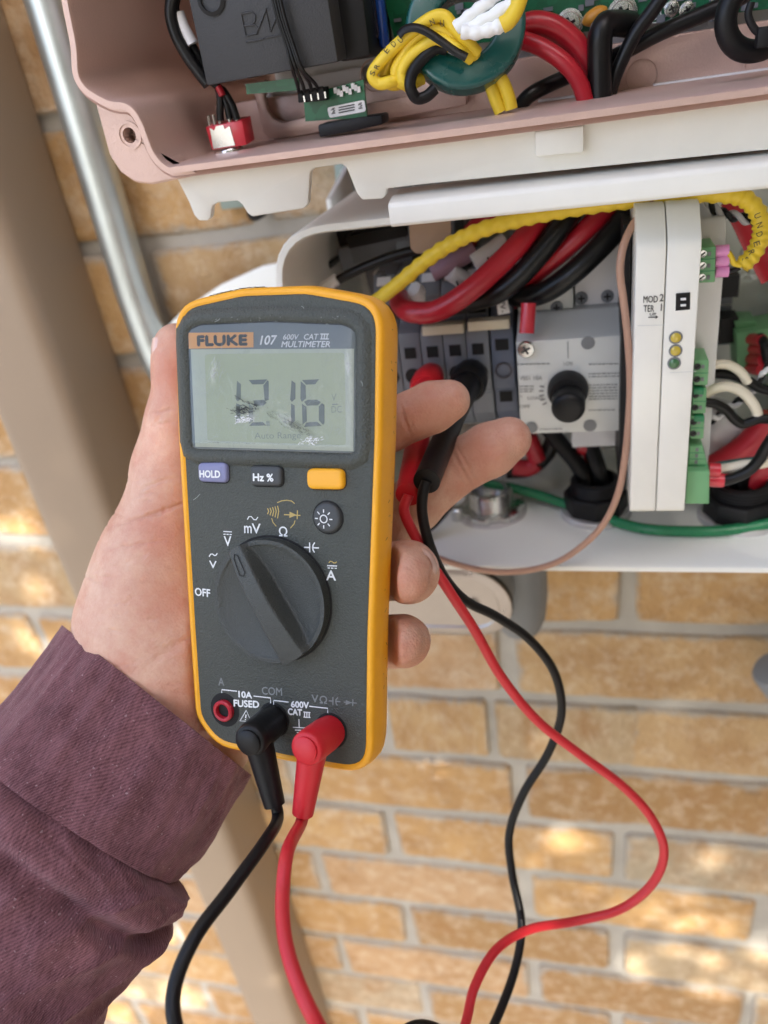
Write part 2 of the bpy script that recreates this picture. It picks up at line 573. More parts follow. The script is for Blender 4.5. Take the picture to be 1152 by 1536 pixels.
class MB:
    def __init__(s):
        s.bm = bmesh.new()

    def poly(s, pts):
        vs_ = [s.bm.verts.new(p) for p in pts]
        return s.bm.faces.new(vs_)

    def loft(s, rings, cap0=True, cap1=True, closed=True):
        R = [[s.bm.verts.new(p) for p in r] for r in rings]
        n = len(R[0])
        for a, b in zip(R, R[1:]):
            for i in range(n if closed else n - 1):
                j = (i + 1) % n
                s.bm.faces.new((a[i], a[j], b[j], b[i]))
        if closed and cap0:
            s.bm.faces.new(list(reversed(R[0])))
        if closed and cap1:
            s.bm.faces.new(R[-1])
        return s

    def prism(s, pts, vec):
        vec = Vector(vec)
        return s.loft([pts, [Vector(p) + vec for p in pts]])

    def hexa(s, a, b):
        return s.loft([a, b])

    def box(s, c, sx, sy, sz, ax=(1, 0, 0), ay=(0, 1, 0), az=(0, 0, 1)):
        c, ax, ay, az = Vector(c), Vector(ax) * sx / 2, Vector(ay) * sy / 2, Vector(az) * sz / 2
        q = [-ax - az, ax - az, ax + az, -ax + az]
        return s.loft([[c - ay + k for k in q], [c + ay + k for k in q]])

    def cyl(s, p0, p1, r0, r1=None, n=20, cap0=True, cap1=True):
        r1 = r0 if r1 is None else r1
        return s.tube([p0, p1], [r0, r1], n, cap0, cap1)

    def lathe(s, p, axis, prof, n=32, cap0=True, cap1=True):
        axis = Vector(axis).normalized()
        a = axis.orthogonal().normalized()
        b = axis.cross(a)
        p = Vector(p)
        return s.loft([[p + axis * h + (a * math.cos(2 * math.pi * i / n) + b * math.sin(2 * math.pi * i / n)) * max(r, 1e-5) for i in range(n)] for r, h in prof], cap0, cap1)

    def tube(s, pts, r, n=10, cap0=True, cap1=True, flat=None):
        pts = [Vector(p) for p in pts]
        rr = r if isinstance(r, (list, tuple)) else [r] * len(pts)
        T = []
        for i in range(len(pts)):
            d = pts[min(i + 1, len(pts) - 1)] - pts[max(i - 1, 0)]
            T.append(d.normalized() if d.length > 1e-9 else Vector((0, 0, 1)))
        a = T[0].orthogonal().normalized()
        rings = []
        for i, p in enumerate(pts):
            a = (a - T[i] * a.dot(T[i]))
            a = a.normalized() if a.length > 1e-6 else T[i].orthogonal().normalized()
            b = T[i].cross(a)
            fl = flat or (1, 1)
            rings.append([p + (a * fl[0] * math.cos(2 * math.pi * k / n) + b * fl[1] * math.sin(2 * math.pi * k / n)) * rr[i] for k in range(n)])
        return s.loft(rings, cap0, cap1)

    def build(s, name, material, parent=None, bevel=0.0, seg=2, angle=35, smooth=True):
        bm = s.bm
        bmesh.ops.recalc_face_normals(bm, faces=bm.faces)
        if bevel:
            es = [e for e in bm.edges if len(e.link_faces) == 2 and e.calc_face_angle(0) > math.radians(28)]
            if es:
                bmesh.ops.bevel(bm, geom=es, offset=bevel, segments=seg, affect='EDGES', clamp_overlap=True, profile=.5)
        if smooth:
            for f in bm.faces:
                f.smooth = True
            for e in bm.edges:
                if len(e.link_faces) == 2 and e.calc_face_angle(0) > math.radians(angle):
                    e.smooth = False
        me = bpy.data.meshes.new(name)
        bm.to_mesh(me)
        bm.free()
        return link_mesh(name, me, material, parent)


def mb():
    return MB()


def cable(name, pts, r, material, label=None, cat='cable', parent=None, n=10, group=None, sub=8, flat=None):
    b = mb()
    b.tube(catmull(pts, sub), r, n, flat=flat)
    o = b.build(name, material, parent, angle=60)
    if label:
        tag(o, label, cat, group)
    return o


def text_mesh(body, shear=0.0):
    c = bpy.data.curves.new("lettering", 'FONT')
    c.body = body
    c.resolution_u = 3
    c.shear = shear
    o = bpy.data.objects.new("lettering", c)
    me = bpy.data.meshes.new_from_object(o)
    bpy.data.objects.remove(o)
    co = np.empty(len(me.vertices) * 3)
    me.vertices.foreach_get('co', co)
    fs = []
    for p in me.polygons:
        fs.append(list(p.vertices))
    bpy.data.meshes.remove(me)
    return co.reshape(-1, 3), fs


def text_into(b, body, origin, xdir, ydir, width, height, shear=0.0, bold=0.0, normal=None):
    """fit flat lettering in a width x height box standing on origin"""
    co, fs = text_mesh(body, shear)
    mn, mxx = co.min(0), co.max(0)
    y0 = min(0, mn[1]) if any(ch in body for ch in ',;gjpqy') else mn[1]
    sx = width / max(1e-6, mxx[0] - mn[0])
    sy = height / max(1e-6, mxx[1] - (0 if y0 < 0 else y0))
    origin, xdir, ydir = Vector(origin), Vector(xdir), Vector(ydir)
    offs = [(0, 0)] if not bold else [(0, 0), (bold, 0), (-bold, 0), (0, bold), (0, -bold)]
    nn = normal if normal is not None else xdir.cross(ydir).normalized()
    for k, (ox, oy) in enumerate(offs):
        V = [b.bm.verts.new(origin + xdir * ((p[0] - mn[0]) * sx + ox) + ydir * ((p[1] - max(y0, 0) if y0 >= 0 else p[1]) * sy + oy) + nn * (k * 6e-6)) for p in co]
        for f in fs:
            try:
                b.bm.faces.new([V[i] for i in f])
            except ValueError:
                pass


def stroke_into(b, pts, w, normal, closed=False, lift=0.0):
    """flat printed line of width w"""
    pts = [Vector(p) for p in pts]
    normal = Vector(normal).normalized()
    n = len(pts)
    L, R = [], []
    for i in range(n):
        if closed:
            d = pts[(i + 1) % n] - pts[i - 1]
        else:
            d = pts[min(i + 1, n - 1)] - pts[max(i - 1, 0)]
        side = normal.cross(d).normalized() * w / 2
        L.append(b.bm.verts.new(pts[i] + side + normal * lift))
        R.append(b.bm.verts.new(pts[i] - side + normal * lift))
    for i in range(n if closed else n - 1):
        j = (i + 1) % n
        b.bm.faces.new((L[i], L[j], R[j], R[i]))


def round_poly(corners, n=6):
    """corners: (x, y, r) -> rounded outline"""
    out = []
    m = len(corners)
    for i in range(m):
        p = Vector(corners[i][:2]); r = corners[i][2]
        a = Vector(corners[i - 1][:2]) - p
        c = Vector(corners[(i + 1) % m][:2]) - p
        la, lc = a.length, c.length
        a.normalize(); c.normalize()
        ang = a.angle(c)
        if r <= 1e-9 or ang > math.radians(178):
            out.append(p); continue
        t = min(r / math.tan(ang / 2), la * .49, lc * .49)
        p0, p1 = p + a * t, p + c * t
        for k in range(n + 1):
            q = k / n
            out.append((1 - q) ** 2 * p0 + 2 * q * (1 - q) * p + q * q * p1)
    return out


def resample(pts, n, closed=True):
    P = [Vector(p) for p in pts] + ([Vector(pts[0])] if closed else [])
    L = [0]
    for a, b in zip(P, P[1:]):
        L.append(L[-1] + (b - a).length)
    out, k = [], 0
    m = n if closed else n - 1
    for i in range(n):
        t = L[-1] * i / m
        while k < len(L) - 2 and L[k + 1] < t:
            k += 1
        seg = L[k + 1] - L[k]
        out.append(P[k].lerp(P[k + 1], (t - L[k]) / seg if seg > 0 else 0))
    return out


def offset_poly(pts, d):
    n = len(pts)
    area = sum(pts[i].x * pts[(i + 1) % n].y - pts[(i + 1) % n].x * pts[i].y for i in range(n))
    sg = 1 if area > 0 else -1
    out = []
    for i in range(n):
        t = (pts[(i + 1) % n] - pts[i - 1]).normalized()
        out.append(pts[i] + Vector((t.y, -t.x)) * d * sg)
    return out
# ================================================================== setting
def sheet(name, pts, material, kind=None):
    b = mb(); b.poly(pts)
    o = b.build(name, material)
    if kind:
        o['kind'] = kind
    return o


g_ = mb()
g_.box((0, 0, -.05), 160, 160, .1)
g_.build("ground", 'ground')['kind'] = 'structure'

# ---- brick wall: a mortar bed and every brick of the part that can be seen
wall = thing("brick_wall", "tan brick wall with pale grey mortar behind the boxes and the hand", "wall", (0, 0, 0))
m_ = mb()
m_.box((-.1, .0575, 1.5), 6.0, .11, 3.0)
m_.build("mortar_bed", 'mortar', wall)
BL, BH, PER, ROW = .2062, .0675, .2155, .0764


def brick_mesh(k):
    rnd = random.Random(100 + k)
    pts = []
    nx, nz_ = 5, 2
    hx, hz = BL / 2, BH / 2
    c_ = .004
    for i in range(nx):
        pts.append((-hx + c_ + (BL - 2 * c_) * i / (nx - 1), -hz))
    for i in range(nz_):
        pts.append((hx, -hz + c_ + (BH - 2 * c_) * i / (nz_ - 1)))
    for i in range(nx):
        pts.append((hx - c_ - (BL - 2 * c_) * i / (nx - 1), hz))
    for i in range(nz_):
        pts.append((-hx, hz - c_ - (BH - 2 * c_) * i / (nz_ - 1)))
    pts = [(x + rnd.uniform(-1, 1) * .0017, z + rnd.uniform(-1, 1) * .0017) for x, z in pts]
    bm = bmesh.new()
    rings = []
    for dy, f in ((.024, 0), (-.0222, .0004), (-.0250, .0030)):
        rings.append([bm.verts.new((x - math.copysign(f, x) * (1 + rnd.uniform(-.4, .4)), dy + (rnd.uniform(-.0007, .0007) if f else 0), z - math.copysign(f, z) * (1 + rnd.uniform(-.4, .4)))) for x, z in pts])
    m_ = len(pts)
    for r0, r1 in zip(rings, rings[1:]):
        for i in range(m_):
            j = (i + 1) % m_
            bm.faces.new((r0[i], r0[j], r1[j], r1[i])).smooth = True
    bm.faces.new(rings[-1])
    bmesh.ops.recalc_face_normals(bm, faces=bm.faces)
    me = bpy.data.meshes.new("brick")
    bm.to_mesh(me); bm.free()
    me.materials.append(M['brick'])
    return me


bricks = [brick_mesh(k) for k in range(11)]
rb = random.Random(5)
for row in range(-5, 19):
    z = -.0024 - ROW * (row + .5)
    off = .0275 if row % 2 == 0 else -.060
    for k in range(-5, 4):
        x = off + PER * (k + .5)
        if not (-.98 < x < .52) or z < -1.5:
            continue
        if row == 6 and k == -1:
            xs = [(off - PER * .5 - .046, .42), (off - PER * .5 + .062, .56)]     # two cut bricks here
        else:
            xs = [(x, 1.0)]
        for xx, sc in xs:
            o = bpy.data.objects.new("brick", bricks[rb.randrange(11)])
            COL.objects.link(o)
            o.parent = wall
            o.location = Vector((xx + rb.uniform(-.0015, .0015), .0235 + rb.uniform(-.0012, .0016), z + CAMZ + rb.uniform(-.001, .001)))
            o.scale = (sc * rb.uniform(.985, 1.01), 1, 1)
            o.rotation_euler = (rb.uniform(-.006, .006), rb.uniform(-.006, .006), rb.uniform(-.008, .008))

# ---- unseen tree added to block the sun, its crown gapped for sun patches
PATCH = [(875, 1268, 70, 50, .22), (1095, 1305, 85, 45, .30), (1045, 1402, 130, 46, .18), (1010, 1470, 140, 38, .26),
         (965, 1345, 60, 22, .55), (120, 985, 110, 70, .25), (30, 830, 60, 90, .35), (255, 1440, 50, 90, .2), (190, 1500, 60, 60, .2), (1040, 905, 70, 26, .6), (1120, 1480, 40, 60, .2)]
patch = []
for px, py, rx, ry, pr_ in PATCH:
    c = U(px, py, WALL)
    patch.append((c.x, c.z, (U(px + rx, py, WALL) - c).length, (U(px, py + ry, WALL) - c).length, pr_))
tree = thing("unseen_shade_tree", "unseen leafy tree added before the wall, crown shaped to dapple the sun", "tree", (1.75, -2.1, 0))
tb = mb()
top = Vector((1.05, -1.42, 3.0))
tb.tube(catmull([(1.75, -2.1, 0), (1.7, -2.1, 1.0), (1.5, -2.05, 2.0), (1.1, -2.0, 3.0), (.8, -1.95, 3.6)], 4), [.13 - .005 * i for i in range(17)], 10)
for k in range(9):
    e = Vector((rb.uniform(-.4, 1.6), rb.uniform(-2.2, -1.6), rb.uniform(2.0, 3.7)))
    tb.tube(catmull([(1.5, -2.05, 1.9 + .13 * k), (Vector((1.3, -2.0, 2.1 + .13 * k)) + e) / 2 + Vector((0, 0, .1)), e], 4), [.035 - .003 * i for i in range(9)], 6)
tb.build("trunk", 'bark', tree)
lv = mb()
rl = random.Random(11)
made = 0
while made < 34000:
    qx, qz = rl.uniform(-1.15, .75), rl.uniform(-1.75, .55)
    t = rl.uniform(2.1, 3.0)
    dep = rl.random()
    keep = 1.0
    for cx, cz, rx, rz, pr_ in patch:
        d = math.hypot((qx - cx) / rx, (qz + CAMZ - cz) / rz)
        if d < 1.0:
            keep = min(keep, pr_)
    made += 1
    if rl.random() > keep:
        continue
    p = Vector((qx, 0, qz + CAMZ)) + SUN * t
    a = Vector((rl.gauss(0, 1), rl.gauss(0, 1), rl.gauss(0, 1))).normalized()
    b = a.orthogonal().normalized()
    ln, wd_ = rl.uniform(.045, .07), rl.uniform(.022, .034)
    c = a.cross(b)
    lv.poly([p - a * ln * .5, p + b * wd_ * .5, p + a * ln * .5 + c * .006, p - b * wd_ * .5])
lv.build("crown", 'leaf', tree, smooth=False)

# ---- unseen wall added on the right to cut the side light
side_blocker = thing("light_blocking_wall", "unseen brown wall added at right angles to block light from the right", "light blocker", (.88, -.5, 0))
b = mb(); b.box((.95, -.52, 1.5), .18, 1.10, 3.0)
b.build("blocker_wall", 'side_blocker', side_blocker, bevel=.004)
b = mb(); b.box((.94, -.54, 3.03), .34, 1.2, .06)
b.build("blocker_cap", 'mortar', side_blocker, bevel=.004)

# ---- downspout on the wall, left
def x_at(px, py, s):
    return U(px, py, s).x


XL, XR = -.381, -.318
ds = thing("downspout", "tan painted rectangular downspout running down the wall at the left", "downspout", (XL + .03, -.03, 0))
b = mb()
pr = round_poly([(XL, -.001, .004), (XL, -.066, .012), (XR - .003, -.066, .014), (XR, -.001, .004)], 5)
segs = [(2.3, 0), (.12, 0)]
b.loft([[Vector((p.x, p.y, z)) for p in pr] for z in (2.3, 1.6, 1.2, .8, .12)])
b.build("pipe", 'tan', ds)
for z in (.42,):
    b = mb()
    b.box((XL - .016, -.004, z), .03, .004, .035)
    b.box((XR + .016, -.004, z), .03, .004, .035)
    b.box(((XL + XR) / 2, -.0695, z), XR - XL + .006, .002, .035)
    b.build("strap", 'tan', ds)

# ---- galvanised conduit
cd = thing("steel_conduit", "galvanised steel conduit rising beside the pink box, bending in at its foot", "conduit", W(-.2805, .455, -.1))
pts = [U(75, 0, .4515), U(120, 150, .4515), U(165, 330, .4515), U(205, 450, .4515)]
X0 = -.2795
P = [W(X0, .4515, .55), W(X0, .4515, .1), W(X0, .4515, -.06), W(X0 + .0005, .4515, -.11), W(X0 + .006, .449, -.15), W(X0 + .022, .444, -.19), W(X0 + .045, .44, -.225), W(X0 + .075, .437, -.25), W(X0 + .12, .437, -.262)]
b = mb()
b.tube(catmull(P, 8), .01185, 24)
b.build("pipe", 'galv', cd)
b = mb()
b.tube([W(X0 + .11, .437, -.260), W(X0 + .16, .437, -.268)], .0155, 24)
b.build("coupling", 'galv', cd, bevel=.001)

# ================================================================== upper housing
SU = .270          # its front rim
up = thing("inverter_housing", "rose pink open metal housing full of wiring at the top", "electrical box", W(0, SU, 0))
inner_px = [(96, -60), (103, 0), (116, 68), (119, 109), (128, 127), (142, 138), (164, 149), (186, 152), (202, 163), (215, 184), (224, 208), (232, 227), (245, 243), (264, 252), (300, 250)]
inner = [U(x, y, SU) for x, y in inner_px]
Z_in = -.0205
xa = inner[-1].x
for p in inner[-2:]:
    pass
inner = catmull(inner, 4)
inner += [W(x, SU, Z_in) for x in (xa + .02, 0, .2)]
# keep the flat run level
for p in inner:
    if p.z - CAMZ < Z_in:
        p.z = Z_in + CAMZ
inner += [W(.2, SU, .12), W(inner[0].x + .002, SU, .12)]


def off_xz(pts, d):
    p2 = [Vector((p.x, p.z)) for p in pts]
    o = offset_poly(p2, d)
    return [Vector((q.x, pts[0].y, q.y)) for q in o]


outer = off_xz(inner, .0026)
outer_b = off_xz(inner, .0046)
b = mb()


def shiftY(pts, dy):
    return [Vector((p.x, p.y + dy, p.z)) for p in pts]


# rim lip, groove, second lip, outside wall, inside wall, as one casting
sections = [shiftY(inner, .128), shiftY(inner, .001), off_xz(inner, .0006), outer, shiftY(outer, .0018), shiftY(off_xz(inner, .0021), .0040), shiftY(off_xz(inner, .0026), .0042), shiftY(off_xz(inner, .0044), .0030), shiftY(outer_b, .0040), shiftY(outer_b, .013), shiftY(off_xz(inner, .0030), .015), shiftY(off_xz(inner, .0030), .130)]
b.loft(sections, cap0=True, cap1=False)
b.build("casting", 'pink', up, angle=40)
# corner ear with screw hole
ear_px = [(136, 138), (142, 152), (155, 200), (164, 233), (180, 258), (203, 274), (228, 277), (268, 269), (300, 262), (262, 248), (240, 232), (226, 206), (214, 178), (196, 158), (160, 150)]
se = SU + .0034
ear = [U(x, y, se) for x, y in ear_px]
hc = U(194, 203, se)
hole = [hc + Vector((math.cos(a), 0, math.sin(a))) * .0024 for a in [2 * math.pi * i / 20 for i in range(20)]]
b = mb()
es = [Vector((p.x, p.z)) for p in ear]
es = resample(es, 60)
ring_h = []
for i in range(60):
    d = (es[i] - Vector((hc.x, hc.z))).normalized()
    ring_h.append(Vector((hc.x + d.x * .0025, hc.y, hc.z + d.y * .0025)))
er = [Vector((e.x, hc.y, e.y)) for e in es]
b.loft([shiftY(er, .012), shiftY(er, .0006), [p.lerp(hc, .04) for p in er], ring_h, shiftY(ring_h, .010)], cap0=True, cap1=True)
b.build("mounting_ear", 'pink', up, angle=40)
b = mb()
b.lathe(hc + Vector((0, -.0001, 0)), (0, -1, 0), [(.0036, 0), (.0046, 0), (.0046, .0003), (.0036, .0003), (.0036, 0)], 28, False, False)
b.build("boss_ring", 'pink', up)
b = mb()
b.lathe(hc + Vector((.0004, .006, -.0003)), (0, -1, 0), [(.0022, 0), (.0021, .001), (.0012, .0016), (.0002, .0018)], 18)
b.build("screw", 'steel', up)
# inside: shelf, back sheet, bracket with rounded cut-out
b = mb()
b.box(W(.03, .3335, -.014), .40, .004, .017)
b.build("step_wall", 'pink', up, bevel=.001)
b = mb()
b.box(W(.06, .3425, .018), .36, .002, .052)
b.build("back_sheet", 'sheet', up)
for px, py in ((562, 113), (962, 114), (1142, 88)):
    b = mb()
    c = U(px, py, .3312)
    b.lathe(c, (0, -1, 0), [(.0052, 0), (.0054, .0003), (.0058, .0003), (.0058, 0)], 28, False, False)
    b.build("boss_ring", 'pink', up)
# pale slots in the shelf
for x0, x1, y in ((985, 1160, 126), (745, 792, 140), (828, 868, 150)):
    b = mb()
    p0, p1 = UF(x0, y + 4, -.0203), UF(x1, y - (x1 - x0) * .12 - 2, -.0203)
    b.box((p0 + p1) / 2 + Vector((0, .006, .0002)), (p1 - p0).length, .006, .0006)
    b.build("slot_cover", 'coolwhite', up)
b = mb()
o_px = [(395, 128), (376, 133), (372, 118), (352, 124), (330, 133), (372, 134), (384, 152), (390, 180), (398, 204), (410, 210), (470, 200), (560, 178), (700, 150), (700, 120), (470, 172), (425, 184), (408, 176), (400, 160), (394, 142)]
sb = .325
b.prism([U(x, y, sb) for x, y in [(362, 126), (375, 134), (382, 146), (388, 178), (396, 202), (408, 209), (440, 206), (700, 158), (700, 128), (470, 171), (424, 184), (409, 178), (401, 166), (396, 146), (400, 120)]], (0, .004, 0))
b.build("bracket", 'pink', up, bevel=.0008)
b = mb()
b.prism([U(x, y, .336) for x, y in [(390, 130), (540, 100), (560, 180), (400, 205)]], (0, .002, 0))
b.build("back_sheet", 'coolwhite', up)

# ---- white skirt under the pink rim
skirt = thing("lower_skirt", "white skirt plate with notched left end hanging below the pink rim", "cover", W(0, .283, -.035))
b = mb()
Sk = .281
prof = [(262, 262), (283, 303), (291, 323), (298, 331), (311, 331), (316, 326), (318, 309), (326, 304), (356, 301), (363, 307), (371, 320), (378, 325), (455, 313), (462, 306), (465, 258), (471, 252), (513, 246), (520, 252), (535, 290), (543, 300), (574, 298), (579, 292), (580, 283), (640, 276), (1180, 222), (1680, 172), (1680, 66), (1180, 138), (500, 226)]
b.prism([U(x, y, Sk) for x, y in prof], (0, .0035, 0))
b.build("plate", 'whiteplastic', skirt, bevel=.0006, seg=2)
b = mb()
zt, zb = -.0405, -.0497
x0, x1 = U(581, 300, .276).x, .2
q0 = [(.2835, zt + .0), (.2765, zt - .0012), (.2755, zt - .0025), (.2755, zb + .001), (.2765, zb), (.298, zb - .0005), (.298, zt)]
b.loft([[W(x0, s, z) for s, z in q0], [W(x1, s, z - .0006) for s, z in q0]])
b.build("lower_band", 'whiteplastic', skirt, bevel=.0005)
b = mb()
pts = [U(x, y, .2765) for x, y in [(802, 197), (876, 188), (876, 229), (803, 236)]]
b.prism(pts, (0, .006, 0))
b.build("hook_tab", 'whiteplastic', skirt, bevel=.0008)

# ---- grey bracket strip and plug seen through the notch
b = mb()
b.prism([U(x, y, .455) for x, y in [(499, 225), (528, 225), (541, 330), (507, 330)]], (0, .01, 0))
for k in range(3):
    pass
br = b.build("bracket_strip", 'zincgreen', None, bevel=.001)
tag(br, "grey metal strip with raised marks showing through the skirt's notch", "bracket")
b = mb()
for k in range(3):
    c = U(517 + 3 * k, 262 + 15 * k, .4545)
    b.tube(catmull([c + Vector((-.002, 0, .002)), c + Vector((.002, 0, .0018)), c + Vector((-.001, 0, 0)), c + Vector((.002, 0, -.0018)), c + Vector((-.002, 0, -.002))], 4), .0005, 6)
b.build("raised_mark", 'sheet', br)
b = mb()
c = U(378, 322, .452)
b.lathe(c + Vector((0, .015, 0)), (0, -1, 0), [(.0045, 0), (.0045, .01), (.004, .013), (.002, .0145)], 20)
tag(b.build("wall_plug", 'blackp'), "small black plug on the wall under the skirt's notched end", "plug")
b = mb()
c = U(347, 309, .452)
b.box(c + Vector((0, .008, .004)), .016, .012, .012)
tag(b.build("wall_spacer", 'zincgreen', None, bevel=.001), "pale green grey spacer block on the wall behind the notch", "spacer")

# ---- black boxed module with raised logo
mod = thing("boxed_module", "dark grey boxed module with raised BM logo in the pink housing", "module", U(400, 60, .30))
sm = .288
fr = [U(x, y, sm) for x, y in [(310, 129), (507, 93), (489, -20), (466, -140), (256, -100), (281, -8)]]
b = mb()
b.prism(fr, (.0005, .040, .002))
b.build("body", 'dgrey', mod, bevel=.0007)
zA = lambda X, Y: (240 + X / 4.43, Y / 4.43)
b = mb()
for line in [[(538, 92), (570, 240), (640, 222), (652, 190), (630, 165), (560, 172)], [(538, 92), (610, 78), (632, 100), (630, 140), (612, 162)], [(640, 228), (705, 62), (735, 210), (800, 40)], [(570, 282), (690, 258)], [(702, 252), (818, 228)]]:
    b.tube([U(*zA(X, Y), sm - .0002) for X, Y in line], .00032, 6)
b.build("logo", 'dgrey', mod)
b = mb()
c = U(317, -1, sm)
b.lathe(c + Vector((0, -.0003, 0)), (0, -1, 0), [(.0044, 0), (.0048, .0003), (.0036, .0006), (.0034, -.004)], 24, False, True)
b.build("hole_collar", 'blackp', mod)
# right neighbour: tall black body
b = mb()
b.prism([U(x, y, .300) for x, y in [(510, 93), (556, 84), (540, -40), (492, -30)]], (0, .04, 0))
tag(b.build("relay_body", 'blackp', None, bevel=.001), "tall black component standing right of the boxed module", "component")
for px0, px1, y1, mname, lab in ((544, 570, 60, 'navy', "glossy dark capacitor between the boxed module and the green ring"), (566, 582, 76, 'blue', "bright blue component half hidden behind the yellow wires")):
    b = mb()
    rx = (U(px1, 30, .315) - U(px0, 30, .315)).length / 2
    p0, p1 = U((px0 + px1) / 2 + 3, y1 - 8, .315), U((px0 + px1) / 2 - 12, -60, .315)
    ax = (p1 - p0).normalized()
    b.lathe(p0 - ax * rx * .6, ax, [(rx * .3, 0), (rx * .8, rx * .25), (rx, rx * .7), (rx, (p1 - p0).length)], 20)
    tag(b.build("capacitor", mname), lab, "capacitor")

# ---- main green board across the back
pcb = thing("main_circuit_board", "green circuit board at the back of the pink housing", "circuit board", U(850, 10, .338))
b = mb()
b.prism([U(x, y, .336) for x, y in [(595, 70), (705, 66), (860, 50), (985, 34), (1180, 10), (1620, -45), (1620, -200), (560, -60)]], (0, .0016, 0))
b.build("board", 'pcb', pcb)
b = mb()
zD = lambda X, Y: (780 + X / 3.097, Y / 3.097)
text_into(b, "DC-", U(*zD(612, 98), .3354), Vector((1, 0, .13)).normalized(), Vector((-.1, 0, 1)).normalized(), .0065, .0034, normal=Vector((0, -1, 0)))
stroke_into(b, [U(*zD(*q), .3354) for q in [(420, 45), (425, 90), (330, 110)]], .0003, (0, -1, 0))
stroke_into(b, [U(*zD(*q), .3354) for q in [(540, 45), (555, 110), (690, 100), (720, 60)]], .0003, (0, -1, 0))
b.build("printing", 'silk', pcb)
for X, Y, rr in ((230, 110, 13), (475, 62, 14), (5, 115, 9), (240, 275, 12), (940, 30, 12), (705, 40, 7), (775, 45, 7)):
    b = mb()
    px, py = zD(X, Y)
    c = U(px, py, .3345)
    r = rr / 1160 * .34
    b.lathe(c, (0, -1, 0), [(r * 1.25, 0), (r * 1.25, .0005), (r, .0006), (r * .9, .0012), (r * .3, .0014)], 20)
    o = b.build("board_screw", 'steel', pcb)
    b = mb()
    for a in (0, 1):
        d = Vector((1, 0, .4)).normalized() if a == 0 else Vector((-.4, 0, 1)).normalized()
        b.box(c + Vector((0, -.00135, 0)), r * 1.1, .0006, r * .25, d, (0, 1, 0), d.cross(Vector((0, 1, 0))))
    b.build("cross_slot", 'blackp', o)
b = mb()
c = U(*zD(348, 75), .333)
b.tube(catmull([c + Vector((-.0042, 0, -.0016)), c, c + Vector((.0042, 0, .0018))], 5), [.0006, .0016, .0022, .0025, .0026, .0026, .0026, .0025, .0022, .0016, .0006], 14)
tag(b.build("disc_capacitor", 'amber'), "small orange disc capacitor on the green board", "capacitor")
rs = random.Random(3)
b = mb()
for k in range(46):
    px = rs.uniform(585, 1150)
    py = rs.uniform(-5, 52 - (px - 600) * .05)
    c = U(px, py, .3353)
    b.box(c, rs.uniform(.001, .0035), .001, rs.uniform(.001, .0025))
st = b.build("surface_component", 'tgrey', pcb)
st['kind'] = 'stuff'

# ---- small board with white label, four-pin plug and black terminal
sp = thing("small_circuit_board", "small green board with a white label below the boxed module", "circuit board", U(500, 150, .30))
z1 = lambda X, Y: (100 + X / 2.304, Y / 2.304)
b = mb()
b.prism([U(*z1(X, Y), .3005) for X, Y in [(818, 330), (1025, 275), (1038, 405), (825, 420)]], (0, .0016, 0))
b.build("board", 'pcb', sp)
b = mb()
b.prism([U(*z1(X, Y), .2995) for X, Y in [(618, 290), (800, 268), (800, 312), (622, 326)]], (0, .0016, 0))
b.build("board_edge", 'pcb', sp)
b = mb()
q = round_poly([(U(*z1(X, Y), .2998).x, U(*z1(X, Y), .2998).z, .0009) for X, Y in [(900, 372), (1028, 345), (1034, 385), (908, 408)]])
b.prism([Vector((p.x, U(400, 100, .2998).y, p.y)) for p in q], (0, .0006, 0))
lb = b.build("label_sticker", 'label', sp)
b = mb()
for k in range(3):
    stroke_into(b, [U(*z1(940, 372 + 9 * k), .2996), U(*z1(995, 361 + 9 * k), .2996)], .00035, (0, -1, 0))
for (X, Y) in ((920, 384), (1014, 366)):
    c = U(*z1(X, Y), .2996)
    for k in range(5):
        stroke_into(b, [c + Vector((-.0007 + .0004 * (k % 3), 0, -.0008 + .0004 * k)), c + Vector((.0008 - .0003 * (k % 2), 0, -.0007 + .0004 * k))], .00025, (0, -1, 0))
b.build("printing", 'ink', lb)
b = mb()
for k in range(9):
    c = U(*z1(930 + 10 * k, 312 - 2.4 * k + (k % 3) * 8), .2995)
    b.box(c, .0012, .0012, .0018)
b.build("surface_component", 'sheet', sp)['kind'] = 'stuff'
plug = thing("pin_connector", "black four-pin plug on the small green board", "connector", U(*z1(845, 330), .296))
b = mb()
b.prism([U(*z1(X, Y), .294) for X, Y in [(797, 318), (890, 300), (893, 348), (800, 356)]], (0, .006, 0))
b.build("shell", 'blackp', plug, bevel=.0004)
for k in range(4):
    b = mb()
    c = U(*z1(808 + 24 * k, 330 - 4.5 * k), .2938)
    b.box(c, .0017, .0008, .0032)
    b.build("contact", 'dark', plug)
    b = mb()
    b.box(c + Vector((.0013, -.0001, -.0012)), .0005, .0008, .002)
    b.build("contact_pin", 'steel', plug)
b = mb()
b.prism([U(*z1(X, Y), .296) for X, Y in [(866, 432), (960, 415), (1088, 396), (1092, 430), (985, 455), (872, 476)]], (0, .012, 0))
tag(b.build("terminal_block", 'blackp', None, bevel=.0008), "low black terminal under the small green board", "terminal")

